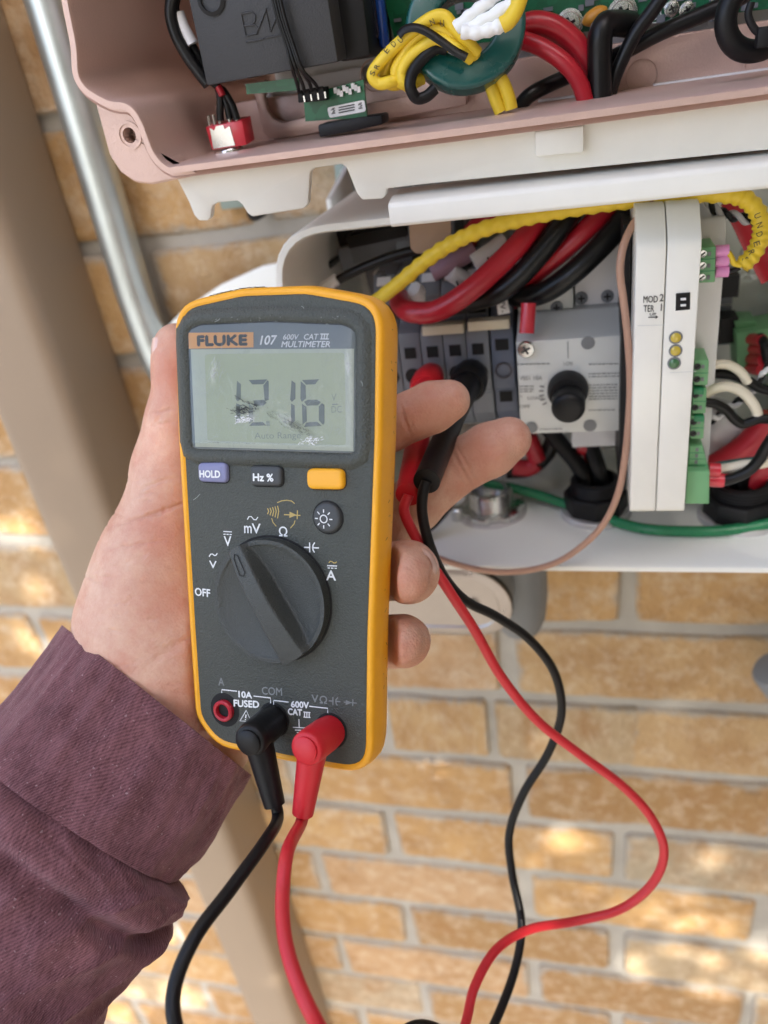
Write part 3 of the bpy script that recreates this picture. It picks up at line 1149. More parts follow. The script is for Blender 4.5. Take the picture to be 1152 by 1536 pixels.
# thin black wires over the module
wires = [[(716, -20), (735, 60), (765, 150), (790, 230), (815, 290), (822, 316)], [(726, -20), (745, 60), (775, 150), (805, 235), (838, 285), (846, 310)], [(708, -20), (728, 60), (757, 150), (778, 230), (796, 290), (803, 318)], [(735, -20), (752, 55), (782, 150), (815, 240), (855, 285), (868, 304)]]
WL = ['thin black wire over the boxed module, second of four from the BM logo', 'thin black wire over the boxed module, third of four from the BM logo', 'thin black wire over the boxed module, the one nearest the BM logo', 'thin black wire over the boxed module, the one farthest from the BM logo']
for k, w in enumerate(wires):
    cable("thin_wire", [U(*z1(X, Y), .2845 if i < 4 else (.289 if i == 4 else .293)) for i, (X, Y) in enumerate(w)], .00062, 'blackc', WL[k], "wire", n=8, group="thin black wires over the boxed module")

# ---- toggle switch
sw = thing("toggle_switch", "small red toggle switch with metal face in the pink housing's corner", "switch", U(337, 205, .30))
ss = .296
b = mb()
b.prism([U(*zA(X, Y), ss) for X, Y in [(300, 845), (545, 800), (575, 965), (345, 1000)]], (.001, .007, .001))
b.build("body", 'redf', sw, bevel=.0004)
b = mb()
b.prism([U(*zA(X, Y), ss - .0005) for X, Y in [(330, 850), (360, 868), (372, 840), (418, 830), (430, 858), (462, 838), (498, 965), (355, 990)]], (0, .0006, 0))
fp = b.build("face_plate", 'steel', sw)
b = mb()
for k in range(3):
    c0, c1 = U(*zA(375 + 5 * k, 905 + 28 * k), ss - .0008), U(*zA(455 + 5 * k, 888 + 28 * k), ss - .0008)
    text_into(b, ["SPDT", "3A 250V", "6A 125V"][k][:4], c0, (c1 - c0).normalized(), Vector((-.2, 0, 1)).normalized(), (c1 - c0).length, .0011, normal=Vector((0, -1, 0)))
bpy.data.meshes.new("x") if False else b.bm.free()
b = mb()
c = U(*zA(455, 990), ss + .003)
b.lathe(c, (.1, 0, -1), [(.0052, 0), (.0055, .0005), (.0055, .0012), (.0042, .0014), (.004, .003)], 20)
b.build("nut", 'steel', sw)
for X, Y, dz in ((322, 770, 60), (355, 760, 60), (400, 805, 20), (464, 790, 25), (515, 795, 20), (420, 830, 25)):
    b = mb()
    p0, p1 = U(*zA(X, Y), ss + .002), U(*zA(X + 14, Y + 75), ss + .002)
    b.tube([p0, p1], .0007, 8, flat=(1, .5))
    b.build("pin", 'steel', sw)
for k, w in enumerate([[(330, 540), (385, 590), (400, 660), (398, 740), (402, 800)], [(350, 540), (400, 600), (440, 680), (455, 740), (465, 790)], [(345, 540), (415, 595), (470, 680), (495, 740), (512, 795)]]):
    cable("switch_wire", [U(*zA(X, Y), ss + .002 + .001 * (k % 2)) for X, Y in w], [.0011] * 8 * 1 + [.0014] * 25, 'blackc', ("leftmost", "middle", "rightmost")[k] + " of three black wires leading up from the red toggle switch", "wire", n=8, group="wires soldered to the toggle switch")
cable("switch_wire", [U(*zA(X, Y), ss - .0002) for X, Y in [(385, 575), (400, 600), (415, 635)]], .0013, 'redc', "short red wire end between the black wires of the toggle switch", "wire", n=8)

# ---- cables at the module's left edge
for k, (w, lab) in enumerate((([(95, -40), (75, 30), (75, 120), (110, 240), (180, 370), (250, 470), (320, 560)], "outer black cable bowing round the boxed module's left edge"), ([(110, -40), (95, 40), (110, 100), (150, 190), (200, 290), (260, 390), (320, 520)], "inner black cable beside the boxed module, wearing a white sleeve"))):
    o = cable("signal_cable", [U(*zA(X, Y), .294 + .004 * k) for X, Y in w], .0022 - .0004 * k, 'blackc', lab, "cable")
    if k == 1:
        b = mb()
        b.tube([U(*zA(116, 85), .2965), U(*zA(150, 180), .2965), U(*zA(213, 298), .2965)], .00235, 12)
        b.build("white_sleeve", 'coolwhite', o)
# extra stack of fine ribs on the far cable
zC = lambda X, Y: (480 + X / 3.388, Y / 3.388)
zB = lambda X, Y: (500 + X / 1.767, Y / 1.767)

# ---- teal ferrite ring with yellow wires
c = U(*zC(738, 150), .300)
axis = Vector((.16, -1, .42)).normalized()
ringr, holer, th = .0196, .0098, .0085
b = mb()
e1 = axis.orthogonal().normalized(); e2 = axis.cross(e1)
sec = round_poly([(holer, -th / 2, .0018), (ringr, -th / 2, .0018), (ringr, th / 2, .0018), (holer, th / 2, .0018)], 4)
n = 56
rings = []
for i in range(n):
    a = 2 * math.pi * i / n
    rad = e1 * math.cos(a) + e2 * math.sin(a)
    rings.append([c + rad * p.x + axis * p.y for p in sec])
rings.append(rings[0])
b.loft(rings, cap0=False, cap1=False)
bmesh.ops.remove_doubles(b.bm, verts=b.bm.verts, dist=1e-6)
tag(b.build("ferrite_ring", 'teal', None, angle=60), "teal enamelled ferrite ring with yellow wires wound through it", "ferrite ring")
YW = "yellow wires wound through the teal ring"
loops = [([(800, 270), (730, 190), (680, 140), (640, 88), (590, 82), (520, 120), (400, 220), (310, 310), (265, 380), (300, 425), (360, 415), (430, 390)], .289),
         ([(790, 290), (740, 215), (650, 172), (570, 150), (480, 200), (420, 290), (385, 360), (400, 410), (450, 430), (520, 400)], .2905),
         ([(780, 250), (700, 160), (620, 112), (545, 112), (460, 180), (380, 265), (335, 350), (330, 405), (370, 430), (430, 420)], .2935),
         ([(770, 300), (700, 250), (600, 200), (520, 240), (450, 300), (415, 370), (430, 420), (480, 430)], .2885),
         ([(640, 250), (560, 260), (490, 320), (450, 380), (440, 430), (470, 450)], .2915)]
Y_LABELS = ["outermost yellow printed wire looping farthest left of the teal ring", "yellow wire passing under the black tie at the middle of the winding", "yellow wire forming the top of the winding on the teal ring", "foremost yellow wire of the winding, crossing the teal ring's hole", "short lowest yellow wire tucked inside the winding"]
for (w, s), lb_ in zip(loops, Y_LABELS):
    cable("yellow_wire", [U(*zC(X, Y), s + (.003 if i in (0, len(w) - 1) else 0)) for i, (X, Y) in enumerate(w)], .00195, 'yellowc', lb_, "wire", n=12, group=YW)
# printed characters on the outer wire
b = mb()
for ch, X, Y, an in (("R", 305, 345, 60), ("S", 283, 378, 60), ("E", 350, 265, 45), ("D", 385, 232, 42), ("U", 420, 212, 40), ("N", 575, 122, 20), ("U", 620, 126, 0)):
    p = U(*zC(X - 8, Y + 10), .2868)
    a = math.radians(an)
    text_into(b, ch, p, Vector((math.cos(a), 0, math.sin(a))), Vector((-math.sin(a), 0, math.cos(a))), .0013, .0017, normal=Vector((0, -1, 0)))
o = b.build("wire_printing", 'ink')
yw0 = bpy.data.objects["yellow_wire"]
o.parent = yw0
o.location = ABS[o.name] - ABS[yw0.name]
for k, w in enumerate(([(845, 380), (870, 440), (895, 510), (920, 570)], [(900, 370), (935, 430), (960, 500), (972, 556)])):
    cable("yellow_wire", [U(*zC(X, Y), .297) for X, Y in w], .0022, 'yellowc', ("shorter" if k else "longer") + " yellow tail dropping from the teal ring to the pink rim, " + ("right" if k else "left") + " one of two", "wire", n=12, group=YW)
cable("cable_tie", [U(*zC(X, Y), .2862) for X, Y in [(400, 180), (430, 150), (480, 140), (540, 160), (620, 212), (690, 262), (745, 292)]], .0016, 'black', "narrow black cable tie strapped across the yellow winding", "cable tie", n=8, flat=(1, .5))
cable("black_loop", [U(*zC(X, Y), .2855 + abs(i - 4) * .0012) for i, (X, Y) in enumerate([(640, 250), (590, 245), (520, 300), (470, 370), (458, 440), (490, 498), (540, 490), (585, 450)])], .0019, 'black', "black rubber loop hanging at the teal ring's lower left", "cable loop")
for k, w in enumerate(([(690, 145), (760, 85), (830, 30), (900, -30)], [(735, 160), (830, 110), (950, 35), (985, 10)], [(720, 160), (800, 165), (880, 145), (935, 125)])):
    b = mb()
    P = catmull([U(*zC(X, Y), .2875 - .001 * k) for X, Y in w], 6)
    b.tube(P, [.0021 + .00022 * math.sin(i * 1.4) for i in range(len(P))], 12)
    tag(b.build("white_sleeve", 'whitec'), ["white heat-shrink sleeve at the back of the three by the teal ring", "middle of the three white sleeves by the teal ring", "lowest white sleeve over the teal ring, ending in a yellow wire"][k], "wire sleeve", "white sleeves by the teal ring")
cable("yellow_wire", [U(*zC(X, Y), .2855) for X, Y in [(925, 128), (960, 105), (995, 50), (1020, -20)]], .0025, 'yellowc', "yellow printed wire leaving the white sleeves to the upper right", "wire", n=12, group=YW)

# ---- big cables in the upper housing
RC = "power cables dropping behind the pink rim"
cable("power_cable", [U(*zB(X, Y), s) for X, Y, s in [(500, 70, .318), (540, 62, .318), (590, 75, .318), (640, 115, .318), (672, 165, .318), (688, 215, .32), (694, 300, .322)]], .0039, 'redc', "thick red cable arching down beside the upright black cable", "cable", group=RC)
cable("power_cable", [U(*zB(X, Y), s) for X, Y, s in [(440, 98, .318), (480, 102, .314), (545, 122, .311), (605, 160, .309), (645, 205, .309), (667, 262, .31), (675, 320, .311)]], .0029, 'redc', "slimmer red cable curving from the teal ring to the pink rim", "cable", group=RC)
cable("power_cable", [U(*zB(X, Y), s) for X, Y, s in [(790, 66, .322), (755, 62, .318), (722, 66, .314), (708, 95, .312), (706, 150, .312), (708, 270, .312), (710, 330, .312)]], .0041, 'blackc', "thick black cable bent sharply at its top like a hook", "cable", group=RC)
cable("power_cable", [U(*zB(X, Y), s) for X, Y, s in [(890, -40, .315), (850, 22, .315), (800, 90, .315), (760, 170, .315), (735, 240, .316), (722, 320, .318)]], .0024, 'blackc', "black cable leaning down from upper right to the hooked black cable", "cable", group=RC)
cable("power_cable", [U(*zB(X, Y), s) for X, Y, s in [(1100, -20, .322), (1060, 2, .322), (960, 46, .322), (860, 90, .322), (750, 148, .324), (650, 190, .324), (560, 230, .318), (510, 262, .315), (470, 320, .315)]], .0026, 'blackc', "long black cable running across the green board from upper right", "cable", group=RC)
fc = U(*zB(1128, 38), .30)
b = mb()
b2 = [fc + Vector((math.cos(a), .25 * math.cos(a), math.sin(a))) * .0098 for a in [2 * math.pi * i / 40 for i in range(41)]]
b.tube(b2, .0034, 12, False, False)
fr_ = thing("ferrite_clamp", "black ferrite ring with a tie at the top right corner", "ferrite ring", fc)
b.build("core", 'black', fr_)
b = mb()
b.box(U(*zB(1142, 98), .293), .0045, .005, .0055)
b.build("tie_head", 'blackp', fr_, bevel=.0005)
cable("tie_band", [U(*zB(X, Y), .2935) for X, Y in [(1140, 95), (1115, 75), (1100, 40), (1108, 5)]], .0011, 'blackp', parent=fr_, n=8)
# ================================================================== lower box
SL = .300
ZF = -.2095                                  # top of its floor
jb = thing("wiring_box", "white open-front wiring box full of terminals under the pink housing", "electrical box", W(0, SL, -.13))
z3 = lambda X, Y: (380 + X / 2.88, 260 + Y / 2.88)
z4 = lambda X, Y: (740 + X / 2.796, 280 + Y / 2.796)
z5 = lambda X, Y: (560 + X / 2.88, 520 + Y / 2.88)
z6 = lambda X, Y: (840 + X / 3.692, 520 + Y / 3.692)
ZT = -.0535
inn = round_poly([(-.1215, ZF, .012), (.30, ZF, .004), (.30, ZT, .004), (-.1175, ZT, .022)], 8)
I3 = [Vector((p.x, SL - WALL, p.y + CAMZ)) for p in inn]
O3 = off_xz(I3, .0028)
if O3[0].z > I3[0].z and False:
    pass
b = mb()
b.loft([shiftY(I3, .118), shiftY(I3, .001), off_xz(I3, .0007), shiftY(off_xz(I3, .0030), 0), shiftY(off_xz(I3, .0036), .0008), shiftY(off_xz(I3, .0036), .122), shiftY(I3, .122)], cap0=True, cap1=False)
b.build("shell", 'white', jb, angle=40)
b = mb()
fl = [(-.108, .40), (-.150, .452), (-.19, .455), (-.203, .455), (-.19, .455)]
ear = [U(x, y, .452) for x, y in [(420, 395), (392, 400), (330, 428), (275, 465), (250, 490), (238, 520), (240, 560), (275, 620), (420, 640)]]
b.prism(ear, (0, .004, 0))
b.build("mounting_flange", 'white', jb, bevel=.0008)
b = mb()
b.prism([W(-.1245, .405, -.056), W(-.1245, .405, -.17), W(-.1245, .452, -.19), W(-.1245, .452, -.045)], (-.003, 0, 0))
b.build("flange_web", 'white', jb, bevel=.0008)

# copper coloured tab at the top
b = mb()
q = round_poly([(z3(X, Y)[0], z3(X, Y)[1], r) for X, Y, r in [(672, 190, 0), (850, 180, 0), (856, 322, 12), (826, 346, 8), (700, 346, 8), (678, 322, 8)]], 4)
b.prism([U(p.x, p.y, .318) for p in q], (0, .0012, 0))
tag(b.build("metal_tab", 'copper', None), "copper toned metal tab hanging from the wiring box's top edge", "tab")

# ---- row of terminal blocks
BX0, PIT = -.0715, .0098
st_ = .332
T0 = U(*z3(655, 700), st_)
xs0 = U(603, 560, st_).x
pit = (U(748, 553, st_).x - U(613, 553, st_).x) / 4.0
ztop = U(660, 452, st_).z
zbot = ztop - .062


def block_profile(x):
    P = [(.0455, .012), (.0300, .0115), (.0120, .0105), (.0060, .0015), (.0075, -.0095), (.0035, -.0118), (.0005, -.0135), (0, -.0175), (0, -.042), (.0035, -.045), (.0035, -.055), (.012, -.064), (.0455, -.064)]
    return [Vector((x, st_ - WALL + a, ztop + z)) for a, z in P]


TB_G = "terminal blocks on the rail in the wiring box"
TB_L = ["grey terminal block nearest the multimeter's edge", "grey terminal block with the red plug's collar in its socket", "grey terminal block between the red and black plugs", "grey terminal block with the black round plug in its socket", "grey terminal block half hidden behind the multimeter's top corner"]
for k in range(5):
    x = xs0 + pit * (k if k < 4 else -1)
    t_ = thing("terminal_block", TB_L[k], "terminal block", (x, st_ - WALL, ztop), TB_G)
    b = mb()
    b.prism(block_profile(x + .0002), (pit - .0004, 0, 0))
    b.build("body", 'tgrey', t_, bevel=.0004)
    b = mb()
    b.box((x + pit / 2, st_ - WALL - .0001, ztop - .0225), pit * .50, .0008, .0050)
    b.build("test_slot", 'dark', t_)
    b = mb()
    b.lathe(Vector((x + pit / 2, st_ - WALL, ztop - .0335)), (0, -1, 0), [(pit * .36, .0001), (pit * .36, .0003)], 20)
    b.build("socket", 'dark', t_)
    b = mb()
    b.box((x + pit * .52, st_ - WALL + .0064, ztop - .0050), pit * .74, .0012, .0060, (1, 0, 0), (0, 1, .0), (0, 0, 1))
    b.build("marker_slot", 'dark', t_)
    b = mb()
    b.box((x + pit / 2, st_ - WALL + .0105, ztop + .0085), pit * .62, .0008, .0055, (1, 0, 0), (0, .6, -.8), (0, .8, .6))
    mk = b.build("marker_tag", 'label', t_)
    b = mb()
    text_into(b, ("PV-", "PV+", "B-", "N", "PE")[k], Vector((x + pit * .38, st_ - WALL + .0090, ztop + .0108)), Vector((0, .6, -.8)) * -1, Vector((1, 0, 0)), .0042, pit * .3, normal=Vector((0, -.8, .6)))
    b.build("lettering", 'ink', mk)
for x0, x1, y in ((635, 697, 491), (703, 765, 484)):
    b = mb()
    p0, p1 = U(x0, y, .3315), U(x1, y, .3315)
    b.box((p0 + p1) / 2 + Vector((0, -.001, 0)), (p1.x - p0.x), .006, .0042)
    tag(b.build("jumper_bar", 'beige', None, bevel=.0003), ("left" if x0 < 660 else "right") + " of two beige jumper bars on the grey terminal blocks, " + ("further from" if x0 < 660 else "next to") + " the isolator", "jumper bar", "beige jumper bars")
# end block, blue grey with a round hole
eb = thing("end_terminal", "blue grey end terminal with a round hole beside the isolator", "terminal block", U(760, 560, .333))
xb = xs0 + pit * 4 + .0006
b = mb()
b.prism([p + Vector((0, .001, 0)) for p in block_profile(xb)], (.0098, 0, 0))
b.build("body", 'tblue', eb, bevel=.0005)
for dz, hh in ((-.0215, .005), (-.0475, .005)):
    b = mb()
    b.box((xb + .0049, st_ - WALL + .0008 + (.0035 if dz < -.044 else 0), ztop + dz), .0058, .0008, hh)
    b.build("slot", 'dark', eb)
b = mb()
b.lathe(Vector((xb + .0049, st_ - WALL + .001, ztop - .0335)), (0, -1, 0), [(.0038, 0), (.0038, .0006), (.003, .0006), (.0028, -.004)], 22, False, True)
b.build("round_hole", 'navy', eb)
b = mb()
q = [U(x, y, .330) for x, y in [(744, 448), (760, 444), (765, 470), (747, 473)]]
b.prism(q, (0, .0012, 0))
mk = b.build("marker_tag", 'label', eb, bevel=.0002)
b = mb()
dd = (q[3] - q[0]).normalized()
text_into(b, "PV-", q[0] + (q[1] - q[0]) * .30 + dd * .0012 + Vector((0, -.0002, 0)), dd, (q[1] - q[0]).normalized(), .0052, (q[1] - q[0]).length * .5, normal=Vector((0, -1, 0)))
b.build("lettering", 'ink', mk)
# upper clamps behind the cables
CL = ['grey wire clamp behind the cables, nearest the multimeter', 'grey wire clamp behind the cables, middle of the three', 'grey wire clamp behind the cables, nearest the isolator']
for k in range(3):
    b = mb()
    x = xs0 - .002 + .0098 * k
    b.prism([Vector((x, .36 - WALL, ztop + .016)), Vector((x, .395 - WALL, ztop + .018)), Vector((x, .395 - WALL, ztop + .05)), Vector((x, .372 - WALL, ztop + .045))], (.008, 0, 0))
    o = b.build("wire_clamp", 'tgrey', None, bevel=.0006)
    tag(o, CL[k], "wire clamp", "wire clamps behind the cables")
    b = mb()
    b.box((x + .004, .3655 - WALL, ztop + .031), .0045, .003, .009, (1, 0, 0), (0, .92, -.38), (0, .38, .92))
    b.build("clamp_mouth", 'dark', o)

# ---- rotary isolator
iso = thing("rotary_isolator", "light grey rotary isolator with a black knob in the wiring box", "isolator switch", U(855, 580, .318))
si = .320
fq = [(772, 513), (936, 503), (936, 648), (788, 651), (779, 640)]
tl, tr = U(772, 513, si), U(937, 503, si)
bl = U(783, 650, si)
br_ = U(936, 648, si)
b = mb()
x0, x1 = (tl.x + bl.x) / 2, (tr.x + br_.x) / 2
zt_, zb_ = (tl.z + tr.z) / 2, (bl.z + br_.z) / 2
b.prism([Vector((x0, si - WALL + a, z)) for a, z in [(0, zt_), (0, zb_), (.055, zb_), (.055, zt_ + .007), (.0165, zt_ + .007), (.010, zt_ + .0025)]], (x1 - x0, 0, 0))
b.build("body", 'lgrey', iso, bevel=.0007)
b = mb()
xm = U(860, 450, .34).x
b.box((x0 + (xm - x0) * .5, si - WALL + .0335, zt_ + .0205), xm - x0, .03, .0268)
b.build("terminal_hood", 'lgrey', iso, bevel=.0006)
b = mb()
xm1 = U(937, 450, .34).x
b.box(((xm + xm1) / 2 + .0004, si - WALL + .0385, zt_ + .0235), xm1 - xm - .0006, .034, .0328)
b.build("terminal_hood", 'coolwhite', iso, bevel=.0006)
for px, py, s_ in ((872, 447, si + .0214), (911, 444, si + .0214), (835, 461, si + .0184)):
    b = mb()
    c = U(px, py, s_)
    b.lathe(c, (0, -1, .05), [(.0027, .0001), (.0027, .0006), (.0022, .0008), (.0004, .0009)], 18)
    o = b.build("terminal_screw", 'tgrey', iso)
    b = mb()
    b.box(c + Vector((0, -.0010, 0)), .0030, .0004, .0007)
    b.box(c + Vector((0, -.0011, 0)), .0007, .0004, .0030)
    b.build("cross_slot", 'dark', o)
for px, py in ((882, 514), (885, 638), (797, 641)):
    b = mb()
    c = U(px, py, si)
    b.lathe(c, (0, -1, 0), [(.0028, .0002), (.0028, .0004), (.0022, .0005)], 20)  # flat grey disc; the recess shade is put into its colour
    b.build("recess_shade_disc", 'pvc', iso)
c = U(789, 523, si)
b = mb()
b.lathe(c, (0, -1, 0), [(.0036, 0), (.0036, .0012), (.0032, .0018), (.0004, .0021)], 22)
o = b.build("plate_screw", 'steel', iso)
b = mb()
for a in (.5, .5 + math.pi / 2):
    d = Vector((math.cos(a), 0, math.sin(a)))
    b.box(c + Vector((0, -.0020, 0)), .0040, .0006, .0008, d, (0, 1, 0), d.cross(Vector((0, 1, 0))))
b.build("cross_slot", 'dgrey', o)
kc = U(853, 590, si)
b = mb()
b.lathe(kc + Vector((-.0003, 0, .002)), (0, -1, 0), [(.0086, 0), (.0086, .003), (.0078, .006), (.0074, .007)], 32)
kn = b.build("knob", 'blackp', iso, angle=40)
b = mb()
b.lathe(kc + Vector((0, -.0066, -.0003)), (0, -1, 0), [(.0070, 0), (.0069, .008), (.0062, .0096), (.0045, .0104), (.0003, .0106)], 26)
b.build("grip", 'black', kn, angle=50)
b = mb()
rs = random.Random(21)


def fine_lines(X0, X1, ys, w=.0004):
    for Y in ys:
        xa_ = X0
        while xa_ < X1:
            ln = rs.uniform(6, 20)
            stroke_into(b, [U(*z4(xa_, Y - (xa_ - X0) * .02), si - .0004), U(*z4(min(X1, xa_ + ln), Y - (xa_ - X0 + ln) * .02), si - .0004)], w, (0, -1, 0))
            xa_ += ln + 4


fine_lines(100, 240, [745], .0005)
fine_lines(400, 525, [745], .0005)
fine_lines(400, 530, [785, 797], .0004)
fine_lines(400, 520, [832, 844, 856, 868, 880, 892], .0004)
fine_lines(400, 510, [938], .0004)
fine_lines(110, 170, [838, 850, 860], .0004)
fine_lines(195, 290, [1018], .0004)
for tx, X, Y, wd_, hh in (("VSS1 10A", 110, 812, 95, 16), ("OFF", 110, 930, 44, 14), ("LOAD", 145, 893, 62, 12), ("I-ON", 295, 750, 36, 14), ("N", 112, 885, 8, 10)):
    p, q2 = U(*z4(X, Y), si - .0004), U(*z4(X + wd_, Y - wd_ * .02), si - .0004)
    text_into(b, tx, p, (q2 - p).normalized(), Vector((0, 0, 1)), (q2 - p).length, hh / 2.796 / 1160 * .37, normal=Vector((0, -1, 0)))
stroke_into(b, [U(*z4(312, 650), si - .0003), U(*z4(314, 720), si - .0003)], .0003, (0, -1, 0))
for a in range(5):
    an = math.pi + .25 - .18 * a
    c = kc + Vector((0, -.0003, .001))
    stroke_into(b, [c + Vector((math.cos(an), 0, -math.sin(an))) * .0105, c + Vector((math.cos(an), 0, -math.sin(an))) * .0125], .0006, (0, -1, 0))
b.build("printing", 'inkgrey', iso)
b = mb()
p0, p1 = U(790, 500, .318), U(793, 455, .322)
b.tube([p0, p1], .0031, 14)
tag(b.build("ferrule_cover", 'redf'), "red sleeve standing above the isolator's left top screw", "wire sleeve")
b = mb()
b.prism([U(x, y, .352) for x, y in [(856, 640), (936, 638), (938, 668), (858, 672)]], (0, .02, 0))
b.build("lower_terminal", 'coolwhite', iso, bevel=.0006)

# rail behind the isolator and the module
rl_ = thing("mounting_rail", "grey mounting rail crossing behind the isolator and the white module", "mounting rail", U(900, 560, .40))
b = mb()
zr = U(1090, 450, .39).z
xr_e = U(1100, 450, .392).x
for dz in (0, -.0095, -.019, -.0285):
    b.box(((xr_e - .08) / 2, .392 - WALL + (.003 if dz in (-.0095, -.019) else 0), zr - dz - .018), xr_e + .08, .002, .0085)
b.build("rail", 'tgrey', rl_)

# ---- white communication module
cm = thing("control_module", "tall slim white control module with two switches and three small lamps", "control module", U(990, 560, .29))
sc_ = .288
XLm = U(950, 560, sc_).x
XRm = U(1040, 560, sc_).x
zt_, zb_ = U(1000, 345, sc_).z, U(985, 770, sc_).z
xs = XLm + (XRm - XLm) * .475


def mod_half(x0, x1, name, mt):
    b = mb()
    P = round_poly([(sc_ + .11, zt_ + .006, .001), (sc_ + .012, zt_ + .006, .006), (sc_, zt_ - .004, .006), (sc_, zb_, .003), (sc_ + .11, zb_, .001)], 4)
    b.prism([W(x0, p.x, p.y - CAMZ) for p in P], (x1 - x0, 0, 0))
    return b.build(name, mt, cm, bevel=.0009, seg=3)


mod_half(XLm, xs - .0002, "left_shell", 'whiteplastic')
mod_half(xs + .0002, XRm, "right_shell", 'whiteplastic')
b = mb()
b.prism([W(XLm - .0006, sc_ + .020, zt_ - CAMZ - .001), W(XLm - .0006, sc_ + .11, zt_ - CAMZ - .001), W(XLm - .0006, sc_ + .11, zb_ - CAMZ), W(XLm - .0006, sc_ + .020, zb_ - CAMZ)], (-.003, 0, 0))
b.build("left_gap", 'blackp', cm)
# wider body behind
sb_ = .314
b = mb()
xr2 = U(1090, 330, sb_).x
zt2, zb2 = U(1090, 328, sb_).z, U(1078, 548, sb_).z
P = round_poly([(sb_ + .07, zt2, .001), (sb_ + .004, zt2, .004), (sb_, zt2 - .006, .004), (sb_, zb2 - .055, .003), (sb_ + .07, zb2 - .055, .001)], 4)
b.prism([W(XRm + .0003, p.x, p.y - CAMZ) for p in P], (xr2 - XRm, 0, 0))
b.build("wide_body", 'coolwhite', cm, bevel=.0012, seg=3)
for px, py, w_, h_ in ((1088, 425, .010, .010), (1090, 490, .0075, .012)):
    b = mb()
    b.box(U(px, py, .386), w_, .012, h_)
    b.build("rail_slot", 'blackp', rl_)
# DIP switch
b = mb()
b.prism([U(*z4(X, Y), sc_ - .0001) for X, Y in [(766, 450), (826, 445), (825, 515), (764, 521)]], (0, .003, 0))
b.prism([U(*z4(X, Y), sc_ - .0006) for X, Y in [(766, 450), (826, 445), (825, 453), (766, 458)]], (0, .003, 0))
dp = b.build("switch_bank", 'dark', cm)
for Y in (468, 494):
    b = mb()
    b.prism([U(*z4(X, Y + dy), sc_ - .0008) for X, dy in [(786, 1), (808, 0), (808, 8), (786, 9)]], (0, .001, 0))
    b.build("slider", 'label', dp)
for (X, Y), mt in (((765, 632), 'yled'), ((764, 687), 'yled'), ((758, 740), 'gled')):
    b = mb()
    c = U(*z4(X, Y), sc_)
    b.lathe(c, (0, -1, 0), [(.0018, .0001), (.0018, .0006), (.0012, .0010), (.0002, .0012)], 18)
    b.build("indicator_lens", mt, cm)
    b = mb()
    b.lathe(c, (0, -1, 0), [(.0024, 0), (.0024, .0003), (.0018, .0003)], 20, False, False)
    b.build("lens_rim", 'inkgrey', cm)
b = mb()
for tx, x0_, x1_, Y0, hh in (("MOD", 629, 689, 486, 22), ("2", 697, 714, 481, 24), ("TER", 630, 674, 525, 22), ("1", 702, 706, 521, 24), ("UP", 656, 682, 541, 9)):
    p, q2 = U(*z4(x0_, Y0), sc_ - .0003), U(*z4(x1_, Y0 - 1), sc_ - .0003)
    text_into(b, tx, p, (q2 - p).normalized(), Vector((0, 0, 1)), (q2 - p).length, hh / 2.796 / 1160 * .345, bold=.00003, normal=Vector((0, -1, 0)))
stroke_into(b, [U(*z4(650, 548), sc_ - .0003), U(*z4(690, 547), sc_ - .0003)], .0004, (0, -1, 0))
stroke_into(b, [U(*z4(680, 541), sc_ - .0003), U(*z4(690, 547), sc_ - .0003), U(*z4(680, 553), sc_ - .0003)], .0003, (0, -1, 0))
b.build("lettering", 'ink', cm)
b = mb()
stroke_into(b, [U(*z4(605, 583), sc_ - .00015), U(*z4(720, 580), sc_ - .00015)], .0003, (0, -1, 0))
stroke_into(b, [U(*z4(740, 780), sc_ - .00015), U(*z4(850, 775), sc_ - .00015)], .0003, (0, -1, 0))
b.build("panel_seam", 'lgrey', cm)

# green plug with three poles
def plug_block(name, label, quad, s, n, mt='green', screws=True, depth=.014):
    t_ = thing(name, label, "terminal plug", U(sum(q[0] for q in quad) / 4, sum(q[1] for q in quad) / 4, s))
    b = mb()
    b.prism([U(x, y, s) for x, y in quad], (0, depth, 0))
    b.build("body", mt, t_, bevel=.0005)
    (ax, ay), (bx, by), (cx2, cy2), (dx, dy) = quad
    for k in range(n):
        f = (k + .5) / n
        if screws:
            px, py = ax + (dx - ax) * f, ay + (dy - ay) * f
            c = U(px + (bx - ax) * .18, py, s)
            b = mb()
            b.lathe(c, (0, -1, 0), [(.0013, .0001), (.0013, .0003), (.0009, .0002), (.0001, .0002)], 16)
            o = b.build("screw", 'steel' if n == 3 else 'dgrey', t_)
            b = mb()
            b.box(c + Vector((0, -.0003, 0)), .0018, .0003, .0004, (.8, 0, .6), (0, 1, 0), (-.6, 0, .8))
            b.build("slot", 'dark', o)
        px, py = ax + (dx - ax) * f + (bx - ax) * .58, ay + (dy - ay) * f
        b = mb()
        b.box(U(px, py, s - .0001), .0011, .0006, .0014)
        b.build("test_hole", 'inkgrey', t_)
        if k:
            b = mb()
            f2 = k / n
            p = U(ax + (dx - ax) * f2, ay + (dy - ay) * f2, s - .0001)
            q2 = U(bx + (cx2 - bx) * f2, by + (cy2 - by) * f2, s - .0001)
            stroke_into(b, [p, q2], .0003, (0, -1, 0), lift=.0002)
            b.build("joint", 'greenc', t_)
    return t_


